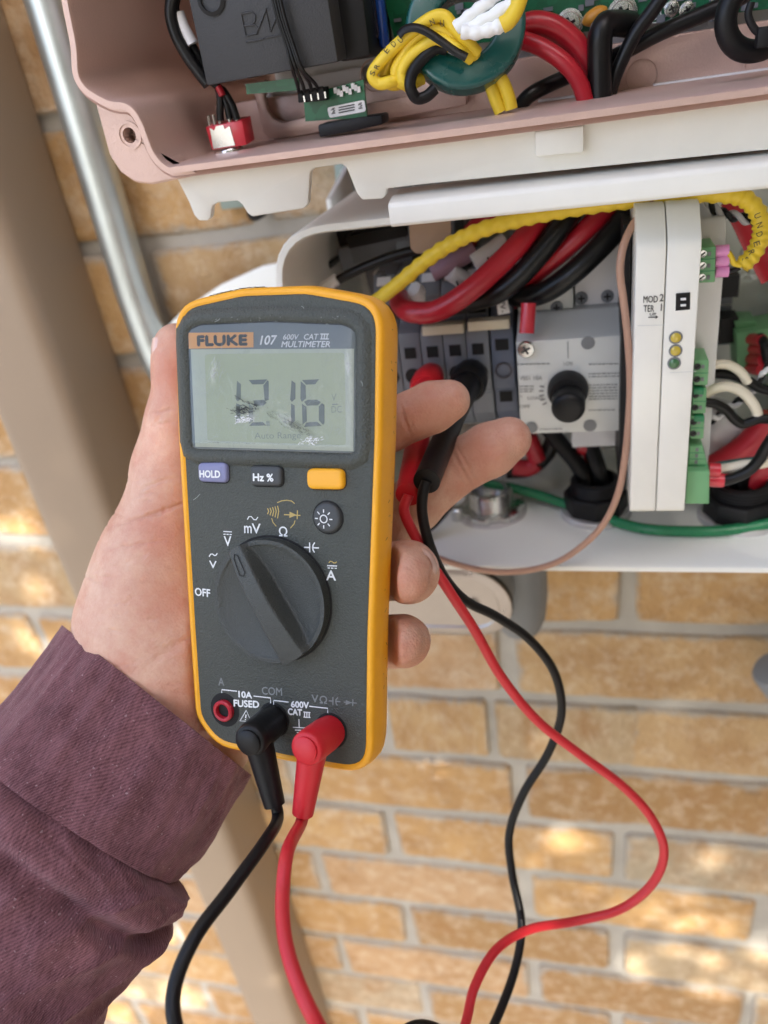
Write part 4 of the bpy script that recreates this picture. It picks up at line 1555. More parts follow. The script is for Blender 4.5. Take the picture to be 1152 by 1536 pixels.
plug_block("terminal_plug", "green three-pole plug with pink ferrules on the white module", [z4(868, 257), z4(934, 250), z4(930, 402), z4(862, 405)], .300, 3)
for Y in (271, 311, 357):
    b = mb()
    b.tube([U(*z4(930, Y), .305), U(*z4(986, Y - 3), .305)], .0021, 12)
    tag(b.build("wire_ferrule", 'pinkc'), ["topmost pink ferrule in the green three-pole plug", "middle pink ferrule in the green three-pole plug", "lowest pink ferrule in the green three-pole plug"][(271, 311, 357).index(Y)], "ferrule", "pink ferrules in the green plug")
for k, (y0, y1, lab) in enumerate(((75, 215, "upper green two-pole plug low on the white module's edge"), (232, 372, "middle green two-pole plug on the white module's lower edge"), (385, 512, "green plug above the white gap on the module's lower edge"))):
    plug_block("terminal_plug", lab, [z6(748 - k * 10, y0), z6(826 - k * 12, y0), z6(818 - k * 12, y1), z6(742 - k * 10, y1)], .300, 2)
for k in range(2):
    b = mb()
    b.prism([U(*z6(X, Y + 150 * k), .2995) for X, Y in [(742, 232), (800, 232), (798, 268), (740, 268)]], (0, .006, 0))
    tag(b.build("plug_latch", 'pvc' if False else 'greenc', None, bevel=.0004), ("upper" if k == 0 else "lower") + " dark green latch between the small green plugs", "latch", "latches between the green plugs")
lp = plug_block("terminal_plug", "large bottom green plug with red ferrules on the white module", [z6(718, 552), z6(792, 552), z6(828, 690), z6(706, 690)], .300, 4, screws=False)
b = mb()
b.prism([U(*z6(X, Y), .296) for X, Y in [(706, 690), (830, 690), (826, 872), (694, 872)]], (0, .016, 0))
b.build("front_housing", 'green', lp, bevel=.0005)
for k, Y in enumerate((690, 745)):
    b = mb()
    b.tube([U(*z6(822, Y - 8), .304), U(*z6(905 - 20 * (1 - k), Y - 6), .304)], .0031, 12)
    tag(b.build("wire_ferrule", 'redf'), ("upper" if k == 0 else "lower") + " red ferrule entering the large bottom green plug", "ferrule", "red ferrules in the bottom green plug")

# right-hand board with a green connector
rbp = thing("side_circuit_board", "green circuit board at the right end of the wiring box", "circuit board", U(1130, 430, .392))
b = mb()
b.box(W(.149, .397, -.12), .115, .0018, .17)
b.build("board", 'pcb', rbp)
b = mb()
c = U(1123, 408, .3955)
ring = [c + Vector((math.cos(a), 0, math.sin(a))) * .0042 for a in [2 * math.pi * i / 28 for i in range(28)]]
stroke_into(b, ring, .0009, (0, -1, 0), closed=True)
for a in (.6, 2.3):
    d = Vector((math.cos(a), 0, math.sin(a))) * .0038
    stroke_into(b, [c - d, c + d], .0016, (0, -1, 0))
p = U(1135, 452, .3955)
text_into(b, "S.N", p, Vector((1, 0, -.02)), Vector((0, 0, 1)), .0085, .0034, normal=Vector((0, -1, 0)))
text_into(b, "PWM", U(1107, 470, .3955), Vector((1, 0, 0)), Vector((0, 0, 1)), .007, .0026, normal=Vector((0, -1, 0)))
b.build("printing", 'silk', rbp)
rc_ = thing("board_connector", "square green connector with red ferrules on the side board", "connector", U(1130, 520, .372))
b = mb()
b.prism([U(x, y, .372) for x, y in [(1104, 500), (1190, 486), (1190, 568), (1106, 560)]], (0, .02, 0))
b.build("body", 'green', rc_, bevel=.0006)
b = mb()
b.prism([U(x, y, .378) for x, y in [(1102, 483), (1134, 482), (1140, 496), (1105, 500)]], (0, .016, 0))
b.build("upper_ledge", 'green', rc_, bevel=.0005)
for k, (px, py) in enumerate(((1128, 508), (1131, 522), (1128, 537), (1126, 552))):
    b = mb()
    b.tube([U(px - 4, py, .374), U(px + 16, py + 3, .362)], .0026, 10)
    o = b.build("wire_ferrule", 'redf', None)
    tag(o, ["topmost", "second from top", "third from top", "lowest"][k] + " red ferrule in the square green connector", "ferrule", "red ferrules in the square green connector")
cable("signal_cable", [U(x, y, s) for x, y, s in [(1140, 506, .366), (1147, 516, .36), (1150, 535, .36), (1162, 560, .36)]], .0022, 'blackc', "short black wire bending down from the square green connector", "wire")
b = mb()
b.prism([U(x, y, .382) for x, y in [(1111, 384), (1124, 360), (1128, 380), (1116, 388)]], (0, .004, 0))
tag(b.build("board_clip", 'sheet', None, bevel=.0004), "pale metal clip on the side board near the yellow sleeve", "clip")

# ---- cables at the top of the lower box
PC = "thick cables looping over the terminal row"
cable("power_cable", [U(*z3(X, Y), s) for X, Y, s in [(700, 480, .366), (655, 515, .350), (632, 555, .334), (675, 596, .321), (765, 601, .317), (850, 566, .316), (960, 487, .318), (1060, 395, .322), (1152, 300, .326), (1260, 170, .335)]], .0046, 'redc', "foremost thick red cable looping over the terminal row toward the multimeter", "cable", n=16, group=PC)
cable("power_cable", [U(*z4(X, Y), s) for X, Y, s in [(-180, 500, .332), (-80, 478, .327), (20, 445, .323), (100, 385, .323), (200, 275, .325), (290, 160, .328), (345, 85, .335)]], .0044, 'blackc', "thick black cable running right behind the foremost red cable", "cable", n=16, group=PC)
cable("power_cable", [U(*z4(X, Y), s) for X, Y, s in [(80, 480, .350), (110, 420, .340), (190, 352, .333), (300, 262, .331), (400, 170, .332), (500, 70, .338)]], .0042, 'redc', "second thick red cable between the two thick black cables", "cable", n=16, group=PC)
cable("power_cable", [U(*z4(X, Y), s) for X, Y, s in [(60, 440, .342), (120, 462, .335), (220, 440, .327), (330, 365, .325), (440, 262, .327), (530, 160, .331), (600, 60, .336)]], .0046, 'blackc', "thick black cable nearest the control module, sweeping to the upper right", "cable", n=16, group=PC)
cable("power_cable", [U(*z4(X, Y), s) for X, Y, s in [(420, 420, .37), (440, 360, .36), (480, 300, .358), (520, 230, .36), (560, 120, .36)]], .004, 'redc', "red cable glimpsed behind the thick black cable near the control module", "cable", n=12, group=PC)
cable("power_cable", [U(*z3(X, Y), s) for X, Y, s in [(900, 340, .352), (950, 250, .345), (1010, 190, .345), (1080, 120, .345)]], .0042, 'redc', "red cable behind the yellow sleeve under the white skirt", "cable", n=12, group=PC)
# yellow ribbed sleeve
P = catmull([U(x, y, s) for x, y, s in [(560, 455, .318), (602, 422, .314), (640, 390, .312), (680, 364, .311), (722, 345, .310), (775, 330, .311), (830, 318, .312), (890, 308, .313), (950, 300, .312), (1020, 293, .309), (1080, 291, .307), (1118, 299, .307), (1138, 322, .307), (1142, 350, .307), (1132, 378, .306), (1112, 400, .305)]], 10)
b = mb()
b.tube(P, [.0030 + .00034 * math.sin(i * 1.55) * (1 if i > 12 else .3) for i in range(len(P))], 14)
ys = b.build("wiring_sleeve", 'yellowc', None, angle=70)
tag(ys, "yellow ribbed sleeve arching along the wiring box's top to the green plug", "cable sleeve")
b = mb()
for k, ch in enumerate("UNDERS"):
    p = U(*[(1131, 322), (1134, 336), (1134, 350), (1130, 364), (1122, 377), (1113, 388)][k], .3030)
    text_into(b, ch, p, Vector((.3, 0, -.95)).normalized(), Vector((.95, 0, .3)).normalized(), .0016, .002, normal=Vector((0, -1, 0)))
o = b.build("wire_printing", 'ink'); o.parent = ys; o.location = ABS[o.name] - ABS[ys.name]
cable("thin_wire", [U(*z4(X, Y), .304) for X, Y in [(1040, 330), (1010, 322), (1000, 300), (985, 275)]], .0010, 'yellowc', "thin yellow wire from the sleeve's end to the topmost pink ferrule", "wire", n=8)
cable("thin_wire", [U(*z4(X, Y), .305) for X, Y in [(1035, 340), (1010, 350), (985, 358)]], .0009, 'blackc', "thin black wire from the yellow sleeve to the lowest pink ferrule", "wire", n=8)
# twisted pair at the top right
for k in range(2):
    P = catmull([U(x, y, .322) for x, y in [(1058, 296), (1070, 312), (1088, 322), (1110, 326), (1135, 334), (1165, 342)]], 10)
    P = [p + Vector((0, math.cos(i * .42 + k * math.pi), math.sin(i * .42 + k * math.pi))) * .0012 for i, p in enumerate(P)]
    b = mb(); b.tube(P, .0011, 8)
    tag(b.build("twisted_wire", ('blackc', 'greyw')[k]), ("black" if k == 0 else "grey white") + " half of the twisted pair above the pink ferrules", "wire", "twisted pair above the pink ferrules")
cable("flat_strap", [U(x, y, .345) for x, y in [(1100, 292), (1118, 325), (1135, 362), (1160, 410)]], .0075, 'redc', "broad red strap hanging behind the yellow sleeve's bend", "strap", n=12, flat=(1, .3))
# sleeves with wire numbers
WS = "numbered wire sleeves above the terminal row"
for k, (p0, p1, r, mt, tx, lab) in enumerate((((955, 395), (1095, 298), 42, 'label', "5", "largest white numbered sleeve under the yellow sleeve"), ((850, 425), (935, 480), 36, 'label', "7", "short white numbered sleeve leaning on the foremost red cable"), ((690, 500), (745, 545), 36, 'label', "", "white sleeve end just above the red cable's bend"), ((770, 432), (960, 330), 36, 'mauve', "", "mauve wire sleeve between the white numbered sleeves"))):
    b = mb()
    a0, a1 = U(*z3(*p0), .338), U(*z3(*p1), .343)
    b.tube([a0, a1], r / 2.88 / 1160 * .36, 16)
    o = tag(b.build("numbered_sleeve", mt, None, bevel=.0005), lab, "wire sleeve", WS)
    if tx:
        b = mb()
        mid = a0.lerp(a1, .42) + Vector((0, -r / 2.88 / 1160 * .36 - .0002, 0))
        d = (a1 - a0).normalized()
        text_into(b, tx, mid, Vector((d.z, 0, -d.x)).normalized(), Vector((d.x, 0, d.z)).normalized(), .003, .0036, bold=.0002, normal=Vector((0, -1, 0)))
        q = b.build("lettering", 'ink'); q.parent = o; q.location = ABS[q.name] - ABS[o.name]
o = cable("signal_cable", [U(*z3(X, Y), .336) for X, Y in [(340, 480), (390, 448), (480, 405), (590, 362), (690, 335), (800, 320)]], .0021, 'blackc', "black wire with a white ferrule above the multimeter's top edge", "wire")
b = mb()
b.tube([U(*z3(298, 500), .336), U(*z3(365, 455), .3355)], .0027, 12)
b.build("white_ferrule", 'label', o, bevel=.0004)
cable("signal_cable", [U(*z3(X, Y), .365) for X, Y in [(150, 480), (280, 430), (420, 330), (560, 270), (760, 250)]], .0016, 'blackc', "thin black wire deep inside the box's dark left corner", "wire")
for k, (X, Y, w_, h_, mt) in enumerate(((545, 330, .036, .012, 'tgrey'), (560, 440, .012, .022, 'tgrey'), (640, 405, .016, .012, 'tblue'), (480, 300, .02, .02, 'blackp'), (560, 290, .03, .014, 'blackp'))):
    b = mb()
    b.box(U(*z3(X, Y), .372 + .006 * (k % 2)), w_, .02, h_, (.97, 0, .1), (0, 1, 0), (-.1, 0, .97))
    tag(b.build("wire_clamp", mt, None, bevel=.0008), ["long grey clamp bar under the copper tab", "upright grey clamp with a pale insert above the multimeter", "blue grey clamp left of the yellow sleeve", "black clamp in the box's upper left corner", "black clamp bar behind the copper tab"][k], "wire clamp")
b = mb()
b.tube([U(*z3(535, 450), .36), U(*z3(570, 425), .36)], .0032, 12)
tag(b.build("wire_ferrule", 'coolwhite', None, bevel=.0004), "pale ferrule in the upright grey clamp above the multimeter", "ferrule")

# ---- wires low on the right
def wire6(name, pts, s, r, mt, lab, **kw):
    return cable(name, [U(*z6(X, Y), s_ if isinstance(s, (list, tuple)) else s) for (X, Y), s_ in zip(pts, s if isinstance(s, (list, tuple)) else [s] * len(pts))], r, mt, lab, "wire", **kw)


wire6("signal_wire", [(810, 112), (860, 100), (910, 98), (960, 112), (1010, 150), (1040, 200)], .318, .0019, 'cream', "upper cream wire arching from the small green plugs")
wire6("signal_wire", [(815, 150), (880, 150), (960, 160), (1040, 190), (1110, 230), (1200, 250)], .320, .0020, 'blackc', "upper black wire leaving the small green plugs to the right")
wire6("signal_wire", [(805, 262), (860, 232), (930, 222), (1000, 245), (1050, 290), (1085, 345), (1100, 400)], .314, .0021, 'cream', "lower cream wire arching widely from the small green plugs")
wire6("signal_wire", [(805, 308), (860, 318), (920, 350), (965, 400), (1010, 428), (1060, 415), (1110, 400), (1200, 405)], .313, .0020, 'blackc', "lower black wire dipping and turning right from the small green plugs")
for k in range(2):
    P = catmull([U(*z6(X, Y), .322) for X, Y in [(790, 430), (850, 400), (920, 350), (1000, 295), (1080, 230), (1130, 140), (1200, 40)]], 10)
    P = [p + Vector((math.cos(i * .5 + k * math.pi) * .4, math.cos(i * .5 + k * math.pi), math.sin(i * .5 + k * math.pi))) * .0012 for i, p in enumerate(P)]
    b = mb(); b.tube(P, .0011, 8)
    tag(b.build("twisted_wire", ('blackc', 'label')[k]), ("black" if k == 0 else "white") + " half of the twisted pair behind the cream wires", "wire", "twisted pair behind the cream wires")
b = mb()
b.prism([U(*z6(X, Y), .345) for X, Y in [(810, 480), (900, 400), (1040, 440), (1000, 520), (900, 600), (825, 660)]], (0, .03, 0))
tag(b.build("cable_guide", 'coolwhite', None, bevel=.004, seg=3), "white plastic cable guide behind the wires at lower right", "cable guide")
cable("power_cable", [U(*z6(X, Y), .338) for X, Y in [(800, 690), (880, 650), (960, 600), (1040, 540), (1120, 450), (1160, 380)]], .0058, 'redc', "thick dark red cable slanting up behind the lower wires at right", "cable", n=14)
cable("power_cable", [U(*z6(X, Y), .345) for X, Y in [(1060, 760), (1110, 690), (1160, 620), (1220, 540)]], .0055, 'redc', "thick red cable at the picture's right edge above the gland", "cable", n=14)
wire6("ground_wire", [(860, 655), (950, 640), (1040, 628), (1110, 620), (1200, 590)], .322, .0013, 'teal', "thin dark green wire above the red ferrules")
wire6("signal_wire", [(870, 682), (950, 668), (1020, 655), (1100, 650), (1200, 625)], .310, .0022, 'cream', "cream wire leaving the upper red ferrule")
wire6("signal_wire", [(895, 745), (960, 728), (1040, 690), (1100, 630), (1140, 560), (1200, 470)], .306, .0024, 'blackc', "black wire curving up from the lower red ferrule")
cable("ground_wire", [U(*z6(X, Y), .345) for X, Y in [(1110, 640), (1130, 700), (1150, 760), (1190, 820)]], .0035, 'greenc', "short thick green wire dropping past the right gland", "wire", n=12)

# ---- glands on the floor
def gland(px, py, r, label, s_=None):
    c = UF(px, py, ZF)
    c.z = ZF + CAMZ
    t_ = thing("cable_gland", label, "cable gland", c, "black cable glands in the box floor")
    b = mb()
    b.lathe(c, (0, 0, 1), [(r * 1.12, 0), (r * 1.12, .002), (r * 1.08, .003)], 36)
    b.build("washer", 'sheet', t_)
    b = mb()
    b.lathe(c + Vector((0, 0, .003)), (0, 0, 1), [(r, 0), (r, .009), (r * .94, .010), (r * .72, .010), (r * .70, .004)], 8, True, False)
    b.build("hex_nut", 'blackp', t_, bevel=.0005)
    b = mb()
    pr_ = [(r * .78, 0)]
    for k in range(6):
        pr_ += [(r * .78, .011 + k * .0015), (r * .74, .0118 + k * .0015)]
    pr_ += [(r * .6, .020), (r * .58, .004)]
    b.lathe(c, (0, 0, 1), pr_, 32, True, True)
    b.build("threaded_collar", 'blackp', t_)
    return c


g1 = gland(893, 768, .0155, "black cable gland between the isolator and the control module")
g2 = gland(1108, 775, .0165, "black cable gland behind the large bottom green plug")
cable("power_cable", [g1 + Vector((-.004, 0, .004)), g1 + Vector((-.006, .004, .02)), g1 + Vector((-.018, .01, .036)), g1 + Vector((-.03, .016, .05))], .0042, 'blackc', "black cable climbing out of the gland below the isolator", "cable", n=14)
cable("power_cable", [g1 + Vector((.005, .002, .004)), g1 + Vector((.002, .004, .02)), g1 + Vector((-.004, .014, .04)), g1 + Vector((-.004, .02, .06))], .0042, 'blackc', "second black cable from the gland below the isolator, closer to the control module", "cable", n=14)
cable("power_cable", [g2 + Vector((0, 0, .004)), g2 + Vector((0, .003, .025)), g2 + Vector((.014, .008, .05))], .0050, 'blackc', "black cable rising from the gland behind the bottom green plug", "cable", n=14)
cable("power_cable", [U(x, y, .362) for x, y in [(830, 640), (828, 665), (812, 690), (790, 704), (760, 706)]], .0042, 'blackc', "black cable curling under the isolator's lower left corner", "cable", n=14)
for k, (pts, lab) in enumerate((([(792, 655), (800, 675), (806, 690)], "upper red cable piece beneath the isolator"), ([(770, 700), (792, 702), (806, 694)], "red cable end curled under the isolator near the fingertip"), ([(866, 668), (884, 674), (890, 690)], "red cable end beneath the isolator's white lower terminal"))):
    cable("power_cable", [U(x, y, .358) for x, y in pts], .0045, 'redc', lab, "cable", n=14)
b = mb()
b.tube([U(786, 676, .36), U(812, 672, .36)], .0040, 14)
tag(b.build("wire_sleeve", 'sheet'), "grey sleeve on the cables below the isolator's left corner", "wire sleeve")

# metal conduit locknut
mc = UF(737, 766, ZF); mc.z = ZF + CAMZ
mn_ = thing("conduit_locknut", "shiny steel conduit locknut on the wiring box's floor", "locknut", mc)
b = mb()
P0 = []
for i in range(48):
    a = 2 * math.pi * i / 48
    P0.append((.0172 if i % 8 < 5 else .0152, a))
b.loft([[mc + Vector((r * math.cos(a), r * math.sin(a), h)) for r, a in P0] for h in (.0005, .0042)])
b.build("nut", 'steel', mn_, bevel=.0005)
b = mb()
b.lathe(mc, (0, 0, 1), [(.0185, 0), (.0185, .0004), (.018, .0006)], 36)
b.build("washer", 'sheet', mn_)
b = mb()
pr_ = [(.0118, 0)]
for k in range(5):
    pr_ += [(.0118, .005 + k * .0016), (.0112, .0058 + k * .0016)]
pr_ += [(.0105, .0135), (.0098, .0135), (.0095, .002)]
b.lathe(mc, (0, 0, 1), pr_, 32)
b.build("threaded_nipple", 'steel', mn_)
b = mb()
c = mc + Vector((-.0165, -.009, .0045))
b.lathe(c, (0, 0, 1), [(.0032, -.004), (.0032, .002), (.0022, .003), (.0003, .0033)], 16)
b.build("bonding_screw", 'steel', mn_)
cable("signal_cable", [U(x, y, s) for x, y, s in [(700, 705, .345), (690, 728, .335), (672, 757, .328), (648, 785, .322), (620, 805, .318)]], .0030, 'blackc', "black cable passing left of the steel locknut", "cable", n=12)
cable("signal_cable", [U(x, y, s) for x, y, s in [(655, 735, .318), (640, 752, .316), (620, 767, .315), (588, 785, .315)]], .0019, 'pinkc', "pink wire just right of the multimeter's yellow edge", "wire")

# floor-level wires
cable("ground_wire", [UF(x, y, ZF + h) for x, y, h in [(690, 705, .016), (713, 720, .012), (760, 730, .009), (803, 741, .007), (845, 755, .0045), (885, 770, .0032), (935, 786, .0028), (975, 794, .0028), (1030, 797, .0028), (1085, 796, .003), (1150, 786, .0045), (1200, 774, .007)]], .0026, 'greenc', "green wire lying across the floor of the wiring box", "wire", n=14)
cable("brown_wire", [U(x, y, s) for x, y, s in [(990, 290, .312), (975, 310, .308), (953, 332, .304), (936, 366, .300), (930, 405, .298), (935, 450, .297), (941, 500, .296), (945, 560, .296), (944, 615, .296), (938, 682, .296), (928, 737, .297), (908, 782, .297), (878, 815, .297), (838, 842, .2965), (795, 855, .2965), (750, 858, .2965), (706, 852, .297), (668, 841, .298), (630, 825, .300), (600, 800, .305)]], .00145, 'brown', "copper brown wire hanging in a loop over the wiring box's front edge", "wire", n=12)

# ---- conduit body under the box
cb = thing("conduit_fitting", "grey conduit body with an oval metal cover under the wiring box", "conduit fitting", U(720, 900, .36))
hub = U(779, 905, .376)
hz_ = U(779, 940, .376).z
b = mb()
h0 = Vector((hub.x, hub.y, ZF + CAMZ - .004))
L_h = h0.z - hz_
b.lathe(h0, (0, 0, -1), [(.0160, 0), (.0172, .003), (.0172, L_h * .72), (.0155, L_h * .9), (.0120, L_h)], 32)
b.build("hub", 'pvc', cb)
# oval cover: centre line from a (right end) to b (left end)
A_, B_ = U(702, 903, .345), U(560, 912, .345)
nrm = Vector((.10, -.78, -.30)).normalized()
nrm = Vector((-.10, -1, -.10)).normalized()
d_ = (B_ - A_); d_ = (d_ - nrm * d_.dot(nrm)).normalized()
sd = nrm.cross(d_)


def oval(r, lift, L=.055):
    out = []
    for i in range(17):
        a = -math.pi / 2 + math.pi * i / 16
        out.append(A_ + nrm * lift - d_ * math.cos(a) * r + sd * math.sin(a) * r)
    for i in range(17):
        a = math.pi / 2 + math.pi * i / 16
        out.append(A_ + nrm * lift + d_ * L - d_ * math.cos(a) * r + sd * math.sin(a) * r)
    return out


R_ = .0250
b = mb()
b.loft([oval(R_ * .9, -.03), oval(R_ * .96, -.010), oval(R_ * .96, -.0025)])
b.build("body", 'pvc', cb)
b = mb()
b.loft([oval(R_ * 1.01, -.0025), oval(R_ * 1.01, 0)])
b.build("gasket", 'black', cb)
b = mb()
b.loft([oval(R_, .0), oval(R_, .0014), oval(R_ * .96, .002), oval(R_ * .74, .0022), oval(R_ * .70, .0012)])
b.build("cover", 'alu', cb)
b = mb()
c = A_ + nrm * .0012 + d_ * -.003
b.lathe(c, nrm, [(.0038, 0), (.0038, .0012), (.003, .002), (.0003, .0022)], 20)
o = b.build("cover_screw", 'steel', cb)
b = mb()
b.box(c + nrm * .0021, .006, .0006, .0009, d_, nrm, sd)
b.build("slot", 'dark', o)

# ---- grey plastic conduit end at the right edge
b = mb()
p0 = U(1160, 1002, .425)
p1 = U(1240, 1110, .435)
dd = (p1 - p0).normalized()
b.lathe(p0, dd, [(.008, -.002), (.0135, .0), (.0148, .002), (.0150, .012), (.0150, .12)], 32)
tag(b.build("conduit_end", 'pvc', None), "rounded grey plastic conduit end at the right edge on the brick", "conduit")
# ================================================================== multimeter
MU = Vector((0.92527622, 0.0602571, -0.37447697))
MV = Vector((0.00180716, -0.98798923, -0.15451217))
MM = Vector((-0.37928967, 0.1422897, -0.91427184))
MP0 = Vector(((423 - 576) / FPX, (800 - 768) / FPX, 1.0)) * .24


def ML(u, v, h=0.0):                          # metres in the meter's own frame -> world
    return cam2w(MP0 + MU * u + MV * v + MM * h)


def mloc(px, py, h=0.0):
    r_ = ray(px, py)
    o = MP0 + MM * h
    q = r_ * (o.dot(MM) / r_.dot(MM)) - MP0
    return q.dot(MU), q.dot(MV)


def MF(px, py, h=0.0):
    u, v = mloc(px, py, h)
    return ML(u, v, h)


wv = lambda v: Vector((v.dot(RT), v.dot(NV), -v.dot(DN)))
WU, WV_, WM = wv(MU), wv(MV), wv(MM)
z7 = lambda X, Y: (240 + X / 3.0316, 420 + Y / 3.0325)
z8 = lambda X, Y: (260 + X / 3.2, 760 + Y / 3.2)
dm = thing("multimeter", "yellow and charcoal digital multimeter held in the hand, reading 12.16", "multimeter", ML(0, 0, -.013))
UC = -.0015
outl = resample(round_poly([(-.0362, .0700, .010), (-.012, .0735, .03), (.010, .0732, .03), (.0335, .0685, .010), (.0330, .030, .05), (.0306, -.030, .05), (.0300, -.0735, .010), (.0, -.0745, .05), (-.026, -.0742, .012), (-.0340, -.066, .010), (-.0352, -.030, .05), (-.0366, .030, .05)], 8), 180)


def mring(d, h):
    return [ML(p.x, p.y, h) for p in offset_poly(outl, d)]


b = mb()
b.loft([mring(-.0030, -.001), mring(-.0012, .0008), mring(-.0004, .0009), mring(.0004, .0004), mring(.0008, -.0008), mring(.0009, -.0025), mring(.0013, -.004), mring(.0013, -.0085), mring(.0002, -.012), mring(-.003, -.018), mring(-.007, -.0235), mring(-.012, -.0265), mring(-.022, -.0275)])
hol = b.build("holster", 'holster', dm, angle=50)
# black rub marks and nicks on the rubber
b = mb()
rm = random.Random(8)


def rub(i, d, h, ln, w, ang):
    q = offset_poly(outl, d)
    p0, p1 = q[i % 180], q[(i + 1) % 180]
    t_ = (p1 - p0).normalized()
    n_ = Vector((t_.y, -t_.x)); n_ = n_ if n_.dot(p0) > 0 else -n_
    c = ML(p0.x, p0.y, h)
    tw = ML(p0.x + t_.x, p0.y + t_.y, h) - c
    hw = WM
    nw = (ML(p0.x + n_.x, p0.y + n_.y, h) - c).normalized()
    dd = (tw.normalized() * math.cos(ang) + hw * math.sin(ang)) * ln
    stroke_into(b, [c - dd / 2, c, c + dd / 2], w, nw, lift=.00012)


ti = [i for i in range(180) if outl[i].y > .068 and -.026 < outl[i].x < -.006]
for k in range(190):
    rub(rm.choice(ti), .0010, -.0012 - abs(rm.gauss(0, 1)) * .0012, rm.uniform(.0006, .0026), rm.uniform(.00012, .00042), rm.gauss(0, .35))
ri = [i for i in range(180) if outl[i].x > .026 and -.07 < outl[i].y < .066]
for k in range(26):
    rub(rm.choice(ri), .0014, -.004 - rm.random() * .004, rm.uniform(.0004, .0018), rm.uniform(.00010, .00024), rm.uniform(0, 3))
b.build("rub_marks", 'ink', hol)
# dark face with a raised display surround
WIN = [(283, 497, 5), (300, 489, 30), (405, 484.5, 60), (515, 489, 30), (532, 498, 8), (531.5, 679, 6), (289.5, 672, 5)]
win_uv = resample(round_poly([(*mloc(x, y, .001), r * .00021) for x, y, r in WIN], 6), 120)


def wring(d, h):
    return [ML(p.x, p.y, h) for p in offset_poly(win_uv, d)]


fo = offset_poly(outl, -.0014)
b = mb()
b.loft([[ML(p.x, p.y, h) for p in offset_poly(fo, d)] for d, h in ((0, -.0005), (0, .0002), (-.0006, .0007), (-.0010, .0007))], cap0=False, cap1=True)
b.build("face_plate", 'face', dm, angle=50)
b = mb()
b.loft([wring(.0052, .0007), wring(.0040, .0016), wring(.0028, .0020), wring(.0016, .0019), wring(.0006, .0012), wring(.0002, .00075)], cap0=False, cap1=False)
b.build("display_surround", 'face', dm, angle=60)
b = mb(); b.poly(wring(.0006, .00078))
b.build("display_strip", 'strip', dm)
lcd0 = [(300, 524), (531, 524), (531, 676), (305, 668)]
b = mb(); b.poly([MF(x, y, .00084) for x, y in [(286, 524), (531, 523), (530, 677), (293, 670)]])
b.build("display_edge", 'lcdedge', dm)
b = mb(); q = round_poly([(*mloc(x, y, .00088), .0012) for x, y in [(307, 531), (517, 529), (519, 668), (311, 661)]], 4)
b.poly([ML(p.x, p.y, .00088) for p in q])
lcd = b.build("display_panel", 'lcd', dm)
b = mb(); b.poly([MF(x, y, .00084) for x, y in [z7(130, 240), z7(425, 237), z7(425, 306), z7(128, 313)]])
bd = b.build("badge", 'badge', dm)


def mtext(b, body, x0, y0, x1, y1, cap, h, shear=0.0, bold=0.0):
    """baseline from pixel (x0,y0) to (x1,y1); cap height in pixels"""
    a, c = MF(x0, y0, h), MF(x1, y1, h)
    t = MF(x0, y0 - cap, h)
    hh = (t - a).length
    xd = (c - a).normalized()
    text_into(b, body, a, xd, WV_, (c - a).length, hh, shear, bold, normal=WM)


def t7(b, body, X0, Y0, X1, Y1, cap, h=.00095, **k):
    mtext(b, body, *z7(X0, Y0), *z7(X1, Y1), cap / 3.03, h, **k)


def t8(b, body, X0, Y0, X1, Y1, cap, h=.00082, **k):
    mtext(b, body, *z8(X0, Y0), *z8(X1, Y1), cap / 3.2, h, **k)


b = mb(); t7(b, "FLUKE", 172, 298, 395, 294, 42, .0009, bold=.00028)
b.build("lettering", 'face', bd)
b = mb()
t7(b, "107", 455, 294, 533, 292, 40, .0009, shear=.25, bold=.00010)
t7(b, "600V", 560, 271, 632, 271, 24, .0009, shear=.22, bold=.00004)
t7(b, "CAT", 655, 271, 722, 270, 25, .0009, shear=.22, bold=.00004)
for X in (734, 746, 758):
    stroke_into(b, [MF(*z7(X, 268), .0009), MF(*z7(X + 3, 246), .0009)], .00035, WM)
for Y in (246, 268):
    stroke_into(b, [MF(*z7(729, Y), .00092), MF(*z7(768, Y), .00092)], .00032, WM)
t7(b, "MULTIMETER", 552, 305, 773, 305, 26, .0009, shear=.22, bold=.00005)
b.build("lettering", 'print', dm)

# seven-segment reading
hs = .00094


def seg(b, pts):
    b.poly([MF(*z7(X, Y), hs) for X, Y in pts])


b = mb()
seg(b, [(403, 455), (488, 452), (470, 474), (420, 475)])          # 2: top
seg(b, [(488, 456), (494, 460), (495, 545), (476, 552), (470, 480)])
seg(b, [(424, 548), (470, 545), (486, 558), (468, 572), (430, 572)])
seg(b, [(420, 648), (468, 646), (484, 662), (405, 664)])
seg(b, [(598, 456), (616, 470), (616, 540), (600, 555), (592, 545)])   # 1
seg(b, [(596, 562), (612, 570), (614, 640), (594, 658)])
seg(b, [(646, 455), (724, 451), (706, 474), (664, 476)])          # 6
seg(b, [(640, 460), (662, 480), (664, 538), (645, 555), (638, 540)])
seg(b, [(655, 554), (672, 545), (715, 545), (732, 556), (718, 570), (668, 572)])
seg(b, [(645, 562), (666, 578), (668, 642), (648, 658)])
seg(b, [(736, 560), (748, 568), (748, 650), (742, 660), (722, 638), (722, 576)])
seg(b, [(665, 648), (715, 645), (736, 664), (655, 668)])
b.build("digit_segment", 'segment', lcd)
b = mb()
seg(b, [(350, 458), (368, 474), (368, 540), (354, 552), (346, 545)])
seg(b, [(346, 560), (364, 568), (366, 640), (346, 654)])
b.build("weak_segment", 'weakseg', lcd)
b = mb()
seg(b, [(404, 562), (424, 578), (424, 640), (404, 655)])
seg(b, [(482, 642), (498, 642), (500, 664), (484, 664)])
t7(b, "V", 780, 550, 802, 549, 32, hs)
